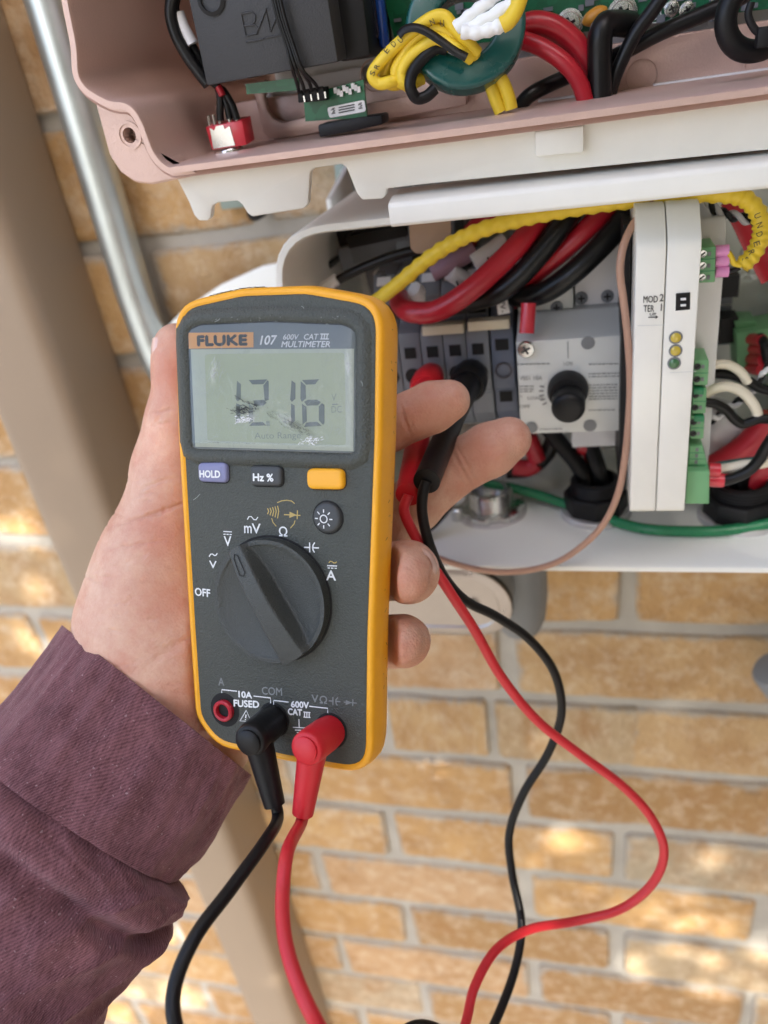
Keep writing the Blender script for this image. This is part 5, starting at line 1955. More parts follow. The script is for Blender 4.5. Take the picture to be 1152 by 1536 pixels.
stroke_into(b, [MF(*z7(782, 566), hs), MF(*z7(808, 565), hs)], .0004, WM)
t7(b, "DC", 780, 604, 826, 602, 30, hs)
t7(b, "Auto Range", 430, 722, 640, 720, 28, hs)
b.build("faint_segment", 'faintseg', lcd)

# window, wear marks and painted glare
b = mb()
b.loft([wring(.0010, .0010), wring(-.0004, .00145), wring(-.0022, .0016)], cap0=False, cap1=True)
gl = b.build("window", 'glass', dm, angle=80)


def scuff_glare(cx, cy, w_, h_, ang, mt, h=.0019):
    c = Vector(mloc(cx, cy, h))
    a = math.radians(ang)
    ex, ey = Vector((math.cos(a), math.sin(a))) * w_ / 2, Vector((-math.sin(a), math.cos(a))) * h_ / 2
    b = mb()
    f = b.poly([ML(*(c + q), h) for q in (-ex - ey, ex - ey, ex + ey, -ex + ey)])
    uvl = b.bm.loops.layers.uv.new("UVMap")
    for lp_, uvv in zip(f.loops, ((0, 0), (1, 0), (1, 1), (0, 1))):
        lp_[uvl].uv = uvv
    return b.build("scuff_glare_mark", mt, gl, smooth=False)


scuff_glare(*z7(400, 625), .013, .009, 10, 'scuffglare', .00188)
scuff_glare(*z7(575, 640), .020, .009, -32, 'scuffglare', .00186)
scuff_glare(*z7(690, 732), .011, .006, -10, 'scuffglare', .00187)
scuff_glare(*z7(245, 420), .007, .018, -12, 'scuffglare', .00185)
scuff_glare(*z7(855, 390), .005, .018, 4, 'scuffglare', .00184)  # pale strip painted in for the glare at the right edge
rk = random.Random(4)


def scratches(n, fx, mt, wlo, whi, hgt):
    b = mb()
    for k in range(n):
        X, Y, an, ln = fx()
        dx, dy = math.cos(math.radians(an)) * ln / 2, math.sin(math.radians(an)) * ln / 2
        j = ln * .12
        stroke_into(b, [MF(*z7(X - dx, Y - dy), hgt), MF(*z7(X - dx * .3 + rk.uniform(-j, j), Y - dy * .3 + rk.uniform(-j, j)), hgt), MF(*z7(X + dx * .4 + rk.uniform(-j, j), Y + dy * .4 + rk.uniform(-j, j)), hgt), MF(*z7(X + dx, Y + dy), hgt)], rk.uniform(wlo, whi), WM, lift=1e-6 * k)
    o = b.build("scratches", mt, gl, smooth=False)
    o['kind'] = 'stuff'


def cl1():
    return rk.gauss(372, 27), rk.gauss(592, 11), rk.gauss(8, 22), rk.uniform(5, 24)


def cl2():
    t = rk.random()
    return 338 + 100 * t, 532 + 42 * t + rk.gauss(0, 4), rk.gauss(24, 10), rk.uniform(5, 18)


def cl3():
    t = rk.random()
    return 490 + 150 * t, 600 + 75 * t + rk.gauss(0, 17), rk.gauss(38, 16), rk.uniform(8, 34)


def cl4():
    t = rk.random()
    return 585 + 95 * t, 650 + 45 * t + rk.gauss(0, 9), rk.gauss(30, 20), rk.uniform(4, 16)


def cl5():
    return rk.gauss(380, 24), rk.gauss(636, 9), rk.gauss(0, 40), rk.uniform(4, 14)


def cl6():
    return rk.gauss(690, 26), rk.gauss(730, 12), rk.gauss(-10, 40), rk.uniform(4, 16)


def cl7():
    return rk.uniform(190, 830), rk.uniform(340, 740), rk.gauss(-20, 60), rk.uniform(6, 50)


def cl8():
    return rk.gauss(260, 25), rk.gauss(410, 55), rk.gauss(-65, 18), rk.uniform(8, 60)


scratches(70, cl1, 'ink', .00007, .00020, .00192)
scratches(26, cl2, 'ink', .00007, .00017, .00192)
scratches(46, cl3, 'scratchdark', .00005, .00010, .00193)
scratches(40, cl4, 'scratchdark', .00006, .00014, .00193)
scratches(60, cl5, 'label', .00007, .00018, .00194)
scratches(46, cl6, 'label', .00007, .00018, .00194)
scratches(60, cl7, 'scratchpale', .00003, .00006, .00191)
scratches(26, cl8, 'scratchpale', .00004, .00009, .00191)
b = mb()
for k in range(34):
    X, Y = rk.uniform(120, 900), rk.choice([rk.uniform(160, 200), rk.uniform(790, 835)])
    ln = rk.uniform(2, 8)
    stroke_into(b, [MF(*z7(X, Y), .0021 if Y < 400 else .0009), MF(*z7(X + ln, Y + rk.uniform(-5, 5)), .0021 if Y < 400 else .0009)], rk.uniform(.00005, .00011), WM)
for (x0, y0, x1, y1) in ((541, 571, 544, 579), (452, 459, 456, 463), (300, 741, 290, 750), (330, 478, 322, 483)):
    stroke_into(b, [MF(x0, y0, .0022), MF((x0 + x1) / 2 + 1, (y0 + y1) / 2, .0022), MF(x1, y1, .0022)], .00012, WM)
b.build("nick_marks", 'scratchpale', dm)['kind'] = 'stuff'

# buttons
def button(quad, r, h, mt, name="button"):
    q = round_poly([(*mloc(x, y, h), r) for x, y in quad], 5)
    q = resample(q, 48)
    b = mb()
    b.loft([[ML(p.x, p.y, k) for p in offset_poly(q, d)] for d, k in ((.0002, .0004), (.0001, h * .7), (-.0002, h * .92), (-.0006, h), (-.0014, h + .0001))], cap0=False)
    o = b.build(name, mt, dm, angle=60)
    b = mb()
    b.loft([[ML(p.x, p.y, k) for p in offset_poly(q, d)] for d, k in ((.0005, .00072), (.0001, .00076))], cap0=False, cap1=False)
    b.build("button_gap", 'dark', o)
    return o


hb = .0020
o1 = button([z7(170, 834), z7(300, 832), z7(304, 922), z7(174, 916)], .0017, hb, 'buttonblue')
b = mb(); t7(b, "HOLD", 181, 897, 273, 899, 31, hb + .0003, bold=.00012); b.build("lettering", 'print', o1)
o2 = button([z7(408, 846), z7(549, 850), z7(552, 938), z7(411, 936)], .0017, hb, 'buttondark')
b = mb(); t7(b, "Hz %", 424, 913, 515, 916, 33, hb + .0003, bold=.00012); b.build("lettering", 'print', o2)
o3 = button([z7(664, 860), z7(830, 862), z7(833, 953), z7(667, 950)], .0020, hb + .0004, 'buttonyellow')
cb_ = Vector(mloc(*z7(756, 1083), hb))
rr_ = .0046
q = [cb_ + Vector((math.cos(a), math.sin(a))) * rr_ for a in [2 * math.pi * i / 48 for i in range(48)]]
b = mb()
b.loft([[ML(p.x, p.y, k) for p in offset_poly(q, d)] for d, k in ((.0002, .0004), (0, .0014), (-.0005, .0018), (-.0012, .0019))], cap0=False)
o4 = b.build("button", 'buttondark', dm, angle=60)
b = mb()
b.loft([[ML(p.x, p.y, k) for p in offset_poly(q, d)] for d, k in ((.0006, .00072), (.0001, .00076))], cap0=False, cap1=False)
b.build("button_gap", 'dark', o4)
b = mb()
cu = Vector(mloc(*z7(744, 1087), .0021))
stroke_into(b, [ML(*(cu + Vector((math.cos(a), math.sin(a))) * .00115), .0021) for a in [2 * math.pi * i / 24 for i in range(24)]], .00034, WM, closed=True)
for k in range(8):
    a = math.pi / 4 * k
    d = Vector((math.cos(a), math.sin(a)))
    stroke_into(b, [ML(*(cu + d * .0019), .0021), ML(*(cu + d * .0029), .0021)], .00034, WM)
b.build("sun_symbol", 'print', o4)

# printing on the face
hp = .00082
b = mb()


def st8(pts, w=.0004, closed=False, z=z8):
    stroke_into(b, [MF(*z(X, Y), hp) for X, Y in pts], w, WM, closed)


t8(b, "OFF", 105, 425, 177, 434, 36, bold=.00008)
t8(b, "V", 174, 294, 208, 296, 34, bold=.00006)
st8([(172, 240), (179, 228), (188, 227), (196, 234), (204, 234), (211, 224)], .00034)
t8(b, "V", 244, 188, 279, 189, 46, bold=.00006)
st8([(240, 119), (281, 121)], .00032)
st8([(240, 132), (251, 132.5)], .00032); st8([(255, 132.7), (266, 133)], .00032); st8([(270, 133.3), (281, 134)], .00032)
t8(b, "m", 341, 126, 376, 127, 34, bold=.00006)
t8(b, "V", 378, 127, 419, 129, 46, bold=.00006)
st8([(355, 62), (363, 48), (374, 47), (386, 62), (397, 63), (406, 50)], .00034)
t8(b, "Ω", 508, 141, 547, 143, 46, bold=.00005)
st8([(627, 195), (652, 196)]); st8([(654, 172), (655, 219)]); st8([(670, 197), (699, 198)])
st8([(679, 172), (671, 184), (669, 197), (671, 209), (678, 220)])
t8(b, "A", 735, 352, 780, 354, 46, bold=.00008)
st8([(738, 283), (786, 285)], .00032); st8([(741, 294), (751, 294.5)], .00032); st8([(757, 295), (768, 295.3)], .00032); st8([(774, 295.5), (785, 296)], .00032)
t8(b, "10A", 314, 914, 377, 920, 29, bold=.00012)
t8(b, "FUSED", 291, 958, 411, 965, 31, bold=.00012)
t8(b, "600V", 566, 962, 650, 968, 29, bold=.00012)
t8(b, "CAT", 551, 997, 617, 1003, 29, bold=.00012)
for X in (630, 641, 652):
    st8([(X, 1010), (X, 986)], .00038)
for Y in (986, 1010):
    st8([(625, Y), (658, Y + 2)], .00034)
st8([(232, 894), (233, 878), (306, 886)], .00036); st8([(385, 909), (466, 918), (467, 944)], .00036)
st8([(481, 950), (482, 930), (553, 938)], .00036); st8([(652, 958), (741, 968), (741, 990)], .00036)
st8([(350, 978), (374, 1032), (320, 1028)], .00042, True)
st8([(349, 998), (347, 1015)], .00042); st8([(346, 1020), (346, 1024)], .00042)
st8([(603, 1020), (604, 1060)], .00036); st8([(574, 1059), (640, 1062)], .00036); st8([(584, 1072), (625, 1074)], .00036); st8([(592, 1084), (612, 1085)], .00034)
b.build("face_printing", 'print', dm)['kind'] = 'stuff'
b = mb()
t8(b, "A", 217, 857, 244, 859, 36, bold=.00006)
t8(b, "COM", 426, 900, 522, 907, 36, bold=.00006)
t8(b, "V", 664, 938, 696, 940, 36, bold=.00006)
t8(b, "Ω", 703, 943, 738, 946, 36, bold=.00005)
st8([(746, 932), (764, 933)]); st8([(766, 914), (766, 952)]); st8([(780, 934), (802, 936)]); st8([(790, 916), (781, 926), (780, 936), (782, 946), (788, 954)])
st8([(818, 938), (880, 943)], .00032); st8([(862, 925), (861, 957)], .00034)
b.poly([MF(*z8(X, Y), hp) for X, Y in [(828, 928), (857, 941), (827, 952)]])
b.build("dim_printing", 'printdim', dm)
b = mb()
for k in range(5):
    X = 452 + 12 * k
    st8([(X, 8 - k * 3), (X + 6, 22), (X, 36 + k * 5)], .00036)
st8([(531, 38), (610, 42)], .00034); st8([(596, 18), (594, 60)], .00036)
b.poly([MF(*z8(X, Y), hp) for X, Y in [(558, 24), (592, 40), (557, 54)]])
st8([(498, -92 + 73), (520, -28), (545, -31), (568, -27), (582, -15)], .00030)
st8([(472, 55), (478, 75), (494, 94)], .00030); st8([(584, 66), (580, 82), (562, 103)], .00030)
st8([(746, 270), (753, 262), (762, 264), (770, 270), (778, 270), (784, 264)], .00030)
b.build("ochre_printing", 'printgold', dm)

# rotary dial: scooped disc with a ridge grip
DC = Vector((-.0030, -.0212))
DR = .0196
tip_uv = Vector(mloc(*z8(300, 205), .006))
ga = math.atan2((tip_uv - DC).y, (tip_uv - DC).x)
gd = Vector((math.cos(ga), math.sin(ga)))           # towards the pointer
gn = Vector((-gd.y, gd.x))


def dial_h(x, y):        # x along the ridge, y across (metres)
    r = min(1, math.hypot(x, y) / DR)
    ay = abs(y)
    wid = ridge_w(x)
    bowl = .0022 + .0024 * (min(r, .91) ** 3) + (.0004 if r > .92 else 0)
    rdg = .0090 - .0022 * max(0, x / DR) ** 2 - .0018 * max(0, -x / DR) ** 2
    s_ = min(1, max(0, (ay - wid) / DTR))
    s_ = s_ * s_ * (3 - 2 * s_)
    return rdg * (1 - s_) + bowl * s_


DTR = .0021


def ridge_w(x):
    return .0028 + .0012 * max(0, -x / DR) - .0009 * max(0, x / DR) ** 3


b = mb()
LN = [i / 6 for i in range(7)] + [1 + i / 9 for i in range(1, 10)] + [2 + i / 16 for i in range(1, 17)]
LN = [-q for q in reversed(LN[1:])] + LN
cols = []
NX = 130
for i in range(NX + 1):
    x = -DR * math.cos(math.pi * i / NX) * .9995
    ym = math.sqrt(DR * DR - x * x)
    w0 = ridge_w(x)
    f = min(1, ym / (w0 + DTR + .0004))
    col_ = []
    for q in LN:
        a_ = abs(q)
        y = w0 * f * a_ if a_ <= 1 else (w0 + DTR * (a_ - 1)) * f if a_ <= 2 else (w0 + DTR) * f + (ym - (w0 + DTR) * f) * (a_ - 2)
        y = math.copysign(y, q)
        p_ = DC + gd * x + gn * y
        col_.append(b.bm.verts.new(ML(p_.x, p_.y, dial_h(x, y))))
    cols.append(col_)
for c0, c1 in zip(cols, cols[1:]):
    for j in range(len(LN) - 1):
        b.bm.faces.new((c0[j], c0[j + 1], c1[j + 1], c1[j]))
rim = [c[0] for c in cols] + cols[-1][1:-1] + [c[-1] for c in reversed(cols)] + list(reversed(cols[0][1:-1]))
dn = [b.bm.verts.new(v.co - WM * 0 + (cam2w(MP0 + MU * 0) - cam2w(MP0 + MM * .0)) ) for v in rim]
for v, o in zip(dn, rim):
    h_ = (o.co - ML(0, 0, 0)).dot(WM)
    v.co = o.co - WM * (h_ - .0006)
for i in range(len(rim)):
    j = (i + 1) % len(rim)
    b.bm.faces.new((rim[i], rim[j], dn[j], dn[i]))
dial = b.build("dial", 'knob', dm, angle=62)
b = mb()
qd = [DC + Vector((math.cos(a), math.sin(a))) * (DR + .0004) for a in [2 * math.pi * i / 72 for i in range(72)]]
b.loft([[ML(p.x, p.y, k) for p in offset_poly(qd, d)] for d, k in ((.0005, .00073), (-.0002, .00078))], cap0=False, cap1=False)
b.build("dial_gap", 'dark', dm)
b = mb()
hh_ = .0076
pts = [DC + gd * x + gn * y for x, y in ((.0178, .0004), (.0166, .0012), (.0112, .0016), (.0104, .0004), (.0112, -.0006), (.0170, -.0005))]
stroke_into(b, [ML(p.x, p.y, dial_h((p - DC).dot(gd), (p - DC).dot(gn)) + .0002) for p in pts], .00035, WM, closed=True)
b.build("pointer_mark", 'dark', dial)

# jacks
J = [Vector(mloc(*z8(247, 975), .0008)), Vector(mloc(*z8(482, 1022), .0008)), Vector(mloc(*z8(757, 1075), .0008))]
for k, j in enumerate(J):
    b = mb()
    r = .0056
    ringp = [j + Vector((math.cos(a) * r, math.sin(a) * r * 1.05)) for a in [2 * math.pi * i / 40 for i in range(40)]]
    b.loft([[ML(p.x, p.y, h) for p in offset_poly(ringp, d)] for d, h in ((.0, .00074), (-.0004, .00078), (-.0008, .0008))], cap0=False, cap1=True)
    sk = b.build("jack", 'dark', dm)
    b = mb()
    b.lathe(ML(j.x, j.y, .0008), WM, [(.0036, 0), (.0036, .0014), (.0031, .0018), (.0025, .0016), (.0023, .0002)], 28, False, False)
    b.build("socket", 'jackred' if k != 1 else 'black', sk)

# ================================================================== test leads
def boot_near(j, disc_px, end_px, mt, root, h=.0165):
    """right-angle plug: barrel out of the jack, round cap, tapering strain relief"""
    a = ML(j.x, j.y, .001)
    u, v = mloc(*disc_px, h)
    c = ML(u, v, h)
    ax = (c - a).normalized()
    b = mb()
    b.tube([a, a.lerp(c, .25), a.lerp(c, .8), c - ax * .0006, c, c + ax * .0002], [.0050, .0054, .0054, .0052, .0048, .0040], 28)
    b.build("plug_body", mt, root, angle=55)
    b = mb()
    b.lathe(c, ax, [(.0040, .0000), (.0040, .0009), (.0034, .0013), (.0005, .0014)], 26)
    b.build("plug_cap", mt, root)
    m0 = a.lerp(c, .70)
    e_uv = mloc(*end_px, h * .75)
    e = ML(*e_uv, h * .78)
    b = mb()
    P = catmull([m0, m0.lerp(e, .3), m0.lerp(e, .65), e], 5)
    n = len(P)
    R = [.0047 - .0014 * (i / (n - 1)) for i in range(n)]
    b.tube(P + [P[-1] + (P[-1] - P[-2]).normalized() * .0002], R + [R[-1] - .0006], 24)
    b.build("strain_relief", mt, root, angle=55)
    return e, (e - m0).normalized()


def lead(root, pts, r, mt):
    b = mb()
    b.tube(catmull(pts, 10), r, 16)
    return b.build("lead_wire", mt, root, angle=80)


bl_ = thing("test_lead", "black test lead plugged into COM, running to a black plug at the terminals", "test lead", ML(J[1].x, J[1].y, .01), "test leads of the multimeter")
rd_ = thing("test_lead", "red test lead plugged into the meter's right jack and held at the terminals", "test lead", ML(J[2].x, J[2].y, .01), "test leads of the multimeter")
eb_, db_ = boot_near(J[1], z8(365, 1128), z8(490, 1428), 'black', bl_)
er_, dr_ = boot_near(J[2], z8(636, 1165), z8(625, 1468), 'bootred', rd_)


def boot_far(head, hz, end, ez, mt, root, rh, toward=(0, 1, 0)):
    c = UZ(*head, hz)
    e = UZ(*end, ez)
    b = mb()
    P = catmull([c, c.lerp(e, .18) + Vector((0, -.001, 0)), c.lerp(e, .5), e], 6)
    n = len(P)
    R = [rh * .80 - (rh * .80 - .0046) * min(1, i / (n * .55)) for i in range(n)]
    b.tube(P + [P[-1] + (P[-1] - P[-2]).normalized() * .0002], R + [R[-1] - .0006], 24)
    b.build("strain_relief", mt, root, angle=55)
    b = mb()
    b.lathe(c + Vector((0, -.003, 0)), Vector((0, 1, 0)), [(rh * .55, -.0022), (rh * .62, -.0030), (rh * .86, -.0030), (rh, -.0012), (rh, .006), (rh * .8, .014), (rh * .62, .018)], 30)
    b.build("plug_head", mt, root, angle=50)
    b = mb()
    b.tube([c + Vector((0, .012, 0)), c + Vector((0, .030, 0))], .0022, 14)
    b.build("plug_pin", 'steel', root)
    return e


hb_e = boot_far((703, 572), .343, (640, 722), .2615, 'black', bl_, .0083)
hr_e = boot_far((641, 576), .345, (613, 742), .2680, 'bootred', rd_, .0072)
# black lead
P = [eb_ - db_ * .004, eb_ + db_ * .004] + [UZ(x, y, z) for x, y, z in [(398, 1262, .222), (345, 1335, .207), (293, 1405, .196), (262, 1480, .190), (265, 1545, .186), (300, 1620, .19), (400, 1680, .21), (520, 1640, .24), (590, 1560, .26), (632, 1538, .268), (672, 1556, .275), (690, 1600, .285), (712, 1590, .300)]]
P += [UZ(x, y, z) for x, y, z in [(742, 1535, .318), (772, 1455, .335), (782, 1385, .345), (768, 1310, .35), (764, 1250, .35), (785, 1190, .345), (822, 1130, .34), (842, 1070, .332), (832, 1010, .322), (795, 960, .312), (745, 925, .302), (700, 902, .291), (668, 868, .282), (646, 822, .272), (634, 775, .266), (634, 742, .262)]] + [hb_e]
lead(bl_, P, .00187, 'black')
P = [er_ - dr_ * .004, er_ + dr_ * .003] + [UZ(x, y, z) for x, y, z in [(432, 1275, .213), (424, 1340, .203), (427, 1405, .194), (445, 1470, .187), (478, 1540, .182), (530, 1620, .19), (600, 1680, .22), (660, 1640, .26)]]
P += [UZ(x, y, z) for x, y, z in [(697, 1540, .292), (712, 1480, .305), (745, 1424, .318), (795, 1394, .328), (862, 1382, .335), (930, 1364, .335), (978, 1326, .33), (996, 1278, .325), (978, 1228, .322), (935, 1180, .318), (868, 1130, .312), (805, 1080, .305), (752, 1015, .298), (712, 945, .288), (676, 890, .280), (645, 842, .275), (618, 795, .271), (606, 765, .269)]] + [hr_e]
lead(rd_, P, .00190, 'leadred')

# ================================================================== hand (one continuous surface)
def K(px, py, z):
    return np.array([(px - CX) / FPX * z, (py - CY) / FPX * z, z])


bones_palm = [  # chains of (px, py, z, radius)
    [(268, 640, .272, .0100), (258, 735, .275, .0122), (240, 830, .279, .0175), (224, 930, .286, .0238), (232, 1020, .292, .0280), (150, 1190, .290, .0290)],
    [(240, 860, .284, .0190), (285, 960, .290, .0240), (300, 1060, .298, .0230), (240, 1170, .296, .0270)],
    [(300, 980, .300, .0200), (380, 880, .306, .0150), (430, 780, .308, .0125)],
    [(270, 880, .300, .0200), (360, 800, .306, .0140), (430, 700, .305, .0120)],
    [(330, 1000, .302, .0170), (420, 930, .306, .0130)],
    [(300, 1020, .300, .018), (360, 1000, .304, .015)],
]
thumb = [(262, 690, .276, .0125), (270, 628, .2715, .0098), (272, 598, .270, .0094), (270, 560, .268, .0092), (267, 530, .2665, .0084), (265, 517, .266, .0072)]
index_ = [(420, 700, .303, .0115), (520, 668, .292, .0106), (585, 638, .2760, .0092), (618, 624, .2715, .0086), (648, 611, .2698, .0089), (674, 601, .2690, .0074)]
middle = [(430, 790, .306, .0120), (560, 800, .303, .0112), (620, 758, .3005, .0109), (668, 713, .2960, .0104), (702, 692, .2935, .0098), (735, 675, .2912, .0103), (763, 659, .2900, .0086)]
ringf = [(440, 870, .306, .0115), (560, 862, .296, .0108), (604, 856, .278, .0105), (612, 856, .264, .0101), (612, 859, .2500, .0098), (605, 862, .2425, .0089)]
pinky = [(430, 950, .304, .0105), (540, 962, .292, .0098), (592, 962, .276, .0092), (604, 961, .265, .0087), (606, 962, .2540, .0083), (600, 963, .2475, .0076)]
VOX = .00105
lo = np.array([K(40, 480, .30)[0] - .0, K(200, 470, .245)[1], .225])
allp = [K(x, y, z) for ch in bones_palm + [thumb, index_, middle, ringf, pinky] for x, y, z, r in ch]
allr = [r for ch in bones_palm + [thumb, index_, middle, ringf, pinky] for x, y, z, r in ch]
lo = np.min([p - r for p, r in zip(allp, allr)], 0) - .006
hi = np.max([p + r for p, r in zip(allp, allr)], 0) + .006
dims = np.ceil((hi - lo) / VOX).astype(int) + 1
BIG = np.float32(.02)


def new_field():
    return np.full(dims, BIG, np.float32)


def cone_into(F, a, ra, b, rb, k):
    """smooth union of a round cone into F, evaluated only near it"""
    pad = max(ra, rb) + .012
    i0 = np.maximum(0, np.floor((np.minimum(a, b) - pad - lo) / VOX).astype(int))
    i1 = np.minimum(dims, np.ceil((np.maximum(a, b) + pad - lo) / VOX).astype(int) + 1)
    sl_ = tuple(slice(i0[k_], i1[k_]) for k_ in range(3))
    ax = [np.arange(i0[k_], i1[k_], dtype=np.float32) * VOX + lo[k_] for k_ in range(3)]
    X, Y, Z = np.meshgrid(*[q.astype(np.float32) for q in ax], indexing='ij', sparse=True)
    d = b - a
    L2 = float(d @ d)
    t = ((X - a[0]) * d[0] + (Y - a[1]) * d[1] + (Z - a[2]) * d[2]) / L2
    t = np.clip(t, 0, 1)
    dist = np.sqrt((X - a[0] - t * d[0]) ** 2 + (Y - a[1] - t * d[1]) ** 2 + (Z - a[2] - t * d[2]) ** 2) - (ra + (rb - ra) * t)
    f = F[sl_]
    h = np.clip(.5 + .5 * (f - dist) / k, 0, 1)
    F[sl_] = f * (1 - h) + dist * h - k * h * (1 - h)


def chain(F, ch, k):
    for p, q in zip(ch, ch[1:]):
        cone_into(F, K(*p[:3]), p[3], K(*q[:3]), q[3], k)


def smin(A, B, k):
    h = np.clip(.5 + .5 * (A - B) / k, 0, 1)
    return A * (1 - h) + B * h - k * h * (1 - h)


FP = new_field()
for ch in bones_palm:
    chain(FP, ch, .012)
FT = new_field(); chain(FT, thumb, .003)
F = smin(FP, FT, np.float32(.008))
del FT
for fing in (index_, middle, ringf, pinky):
    G = new_field(); chain(G, fing, .0022)
    # join the finger to the palm only well inside, keep fingers apart
    F = smin(F, G, np.float32(.0018))
    del G
# flesh gives way to the meter
ax = [np.arange(dims[k_], dtype=np.float32) * np.float32(VOX) + np.float32(lo[k_]) for k_ in range(3)]
X, Y, Z = np.meshgrid(*ax, indexing='ij', sparse=True)
dx, dy, dz = X - MP0.x, Y - MP0.y, Z - MP0.z
uu = dx * MU.x + dy * MU.y + dz * MU.z
vv = dx * MV.x + dy * MV.y + dz * MV.z
hh = dx * MM.x + dy * MM.y + dz * MM.z
tap = np.maximum(0, -hh - .0105) * .62
wid = (.0349 + .018 * (vv + .07) / .14 * .11) + .0008
box = np.maximum(np.abs(uu + .0017) - wid + tap, np.abs(vv + .0005) - .0749 + tap)
box = np.maximum(box, np.maximum(-hh - .0277, hh - .016))
kk = np.float32(.0015)
A_n = -box + np.float32(.0003)
h = np.clip(.5 - .5 * (F - A_n) / kk, 0, 1)
F = F * (1 - h) + A_n * h + kk * h * (1 - h)
del uu, vv, hh, tap, box, dx, dy, dz, A_n, h


def surface_nets(F):
    S = F < 0
    nx, ny, nz = F.shape
    acc = np.zeros((nx - 1, ny - 1, nz - 1, 3), np.float32)
    cnt = np.zeros((nx - 1, ny - 1, nz - 1), np.float32)
    corners = [(i, j, k) for i in (0, 1) for j in (0, 1) for k in (0, 1)]
    s8 = sum(S[i:nx - 1 + i, j:ny - 1 + j, k:nz - 1 + k].astype(np.int8) for i, j, k in corners)
    act = np.argwhere((s8 > 0) & (s8 < 8))
    idx = -np.ones((nx - 1, ny - 1, nz - 1), np.int32)
    idx[act[:, 0], act[:, 1], act[:, 2]] = np.arange(len(act))
    P_ = np.zeros((len(act), 3)); C_ = np.zeros(len(act))
    for (a, b_) in [(p, q) for p in corners for q in corners if sum(abs(x - y) for x, y in zip(p, q)) == 1 and p < q]:
        fa = F[act[:, 0] + a[0], act[:, 1] + a[1], act[:, 2] + a[2]]
        fb = F[act[:, 0] + b_[0], act[:, 1] + b_[1], act[:, 2] + b_[2]]
        m = (fa < 0) != (fb < 0)
        t = np.where(m, fa / np.where(m, fa - fb, 1), 0)
        for c_ in range(3):
            P_[:, c_] += np.where(m, a[c_] + t * (b_[c_] - a[c_]), 0)
        C_ += m
    V_ = act + P_ / C_[:, None]
    quads = []
    for axis_ in range(3):
        sl0 = [slice(1, -1)] * 3; sl1 = [slice(1, -1)] * 3
        sl0[axis_] = slice(0, -1); sl1[axis_] = slice(1, None)
        a = S[tuple(sl0)]; b_ = S[tuple(sl1)]
        e = np.argwhere(a != b_)
        off = np.ones(3, int); off[axis_] = 0
        e = e + off
        flip = S[e[:, 0], e[:, 1], e[:, 2]]
        o1, o2 = [k_ for k_ in range(3) if k_ != axis_]
        d1 = np.zeros(3, int); d1[o1] = 1
        d2 = np.zeros(3, int); d2[o2] = 1
        q = [e - d1 - d2, e - d2, e, e - d1]
        q = np.stack([idx[w_[:, 0], w_[:, 1], w_[:, 2]] for w_ in q], 1)
        if axis_ == 1:
            flip = ~flip
        q[~flip] = q[~flip][:, ::-1]
        quads.append(q)
    Q = np.concatenate(quads)
    return V_, Q[(Q >= 0).all(1)]


V_, Q_ = surface_nets(F)
V_ = V_ * VOX + lo
# two gentle smoothing passes
ea = np.concatenate([Q_[:, [0, 1]], Q_[:, [1, 2]], Q_[:, [2, 3]], Q_[:, [3, 0]]])
for _ in range(4):
    s_ = np.zeros_like(V_); c_ = np.zeros(len(V_))
    np.add.at(s_, ea[:, 0], V_[ea[:, 1]]); np.add.at(s_, ea[:, 1], V_[ea[:, 0]])
    np.add.at(c_, ea[:, 0], 1); np.add.at(c_, ea[:, 1], 1)
    V_ = V_ * .5 + .5 * s_ / np.maximum(c_, 1)[:, None]
CW = np.array([[RT.x, RT.y, RT.z], [NV.x, NV.y, NV.z], [-DN.x, -DN.y, -DN.z]])


def np_cam2w(V):
    return V @ CW.T + np.array([0, -WALL, CAMZ])


me = bpy.data.meshes.new("hand")
me.from_pydata(np_cam2w(V_).tolist(), [], Q_.tolist())
me.update()
tmp = bpy.data.objects.new("hand", me)
COL.objects.link(tmp)
sd_ = tmp.modifiers.new("s", 'SUBSURF'); sd_.levels = 1; sd_.render_levels = 1
dg = bpy.context.evaluated_depsgraph_get()
me2 = bpy.data.meshes.new_from_object(tmp.evaluated_get(dg))
bpy.data.objects.remove(tmp)
nv = len(me2.vertices)
co = np.empty(nv * 3); me2.vertices.foreach_get('co', co); co = co.reshape(-1, 3)
no = np.empty(nv * 3); me2.vertices.foreach_get('normal', no); no = no.reshape(-1, 3)
cc = (co - np.array([0, -WALL, CAMZ])) @ CW
pxy = np.stack([cc[:, 0] / cc[:, 2] * FPX + CX, cc[:, 1] / cc[:, 2] * FPX + CY], 1)
zc2 = lambda X, Y: (X / 2.56, 480 + Y / 2.56)
CREASES = [([(455, 785), (500, 772), (560, 752), (600, 738), (640, 725), (675, 712), (720, 698)], .00055, 2.2),
           ([(570, 748), (600, 752), (640, 735), (690, 712)], .0003, 1.6),
           ([(395, 890), (450, 875), (520, 862), (600, 850), (660, 846)], .00032, 2.2),
           ([(520, 665), (580, 632), (640, 612), (700, 604)], .00028, 2.2),
           ([(475, 700), (540, 672), (600, 655)], .00018, 2.0),
           ([(575, 412), (600, 404), (640, 395), (700, 385)], .0003, 2.0),
           ([(585, 358), (620, 350), (660, 342), (700, 340)], .00045, 2.0),
           ([(588, 398), (605, 382), (618, 365)], .0003, 2.0),
           ([(330, 1010), (380, 1000), (430, 1008)], .00018, 1.8), ([(340, 965), (400, 960), (450, 962)], .00018, 1.8),
           ([(360, 1135), (420, 1128), (470, 1132)], .00022, 1.8), ([(350, 1195), (420, 1190), (480, 1196)], .00016, 1.8),
           ([(560, 1330), (620, 1290), (690, 1250), (735, 1215)], .00035, 7.0), ([(600, 1270), (660, 1250), (730, 1225)], .0002, 5)]
CR = [([zc2(*q) for q in l], d, w) for l, d, w in CREASES]
rc2 = random.Random(17)
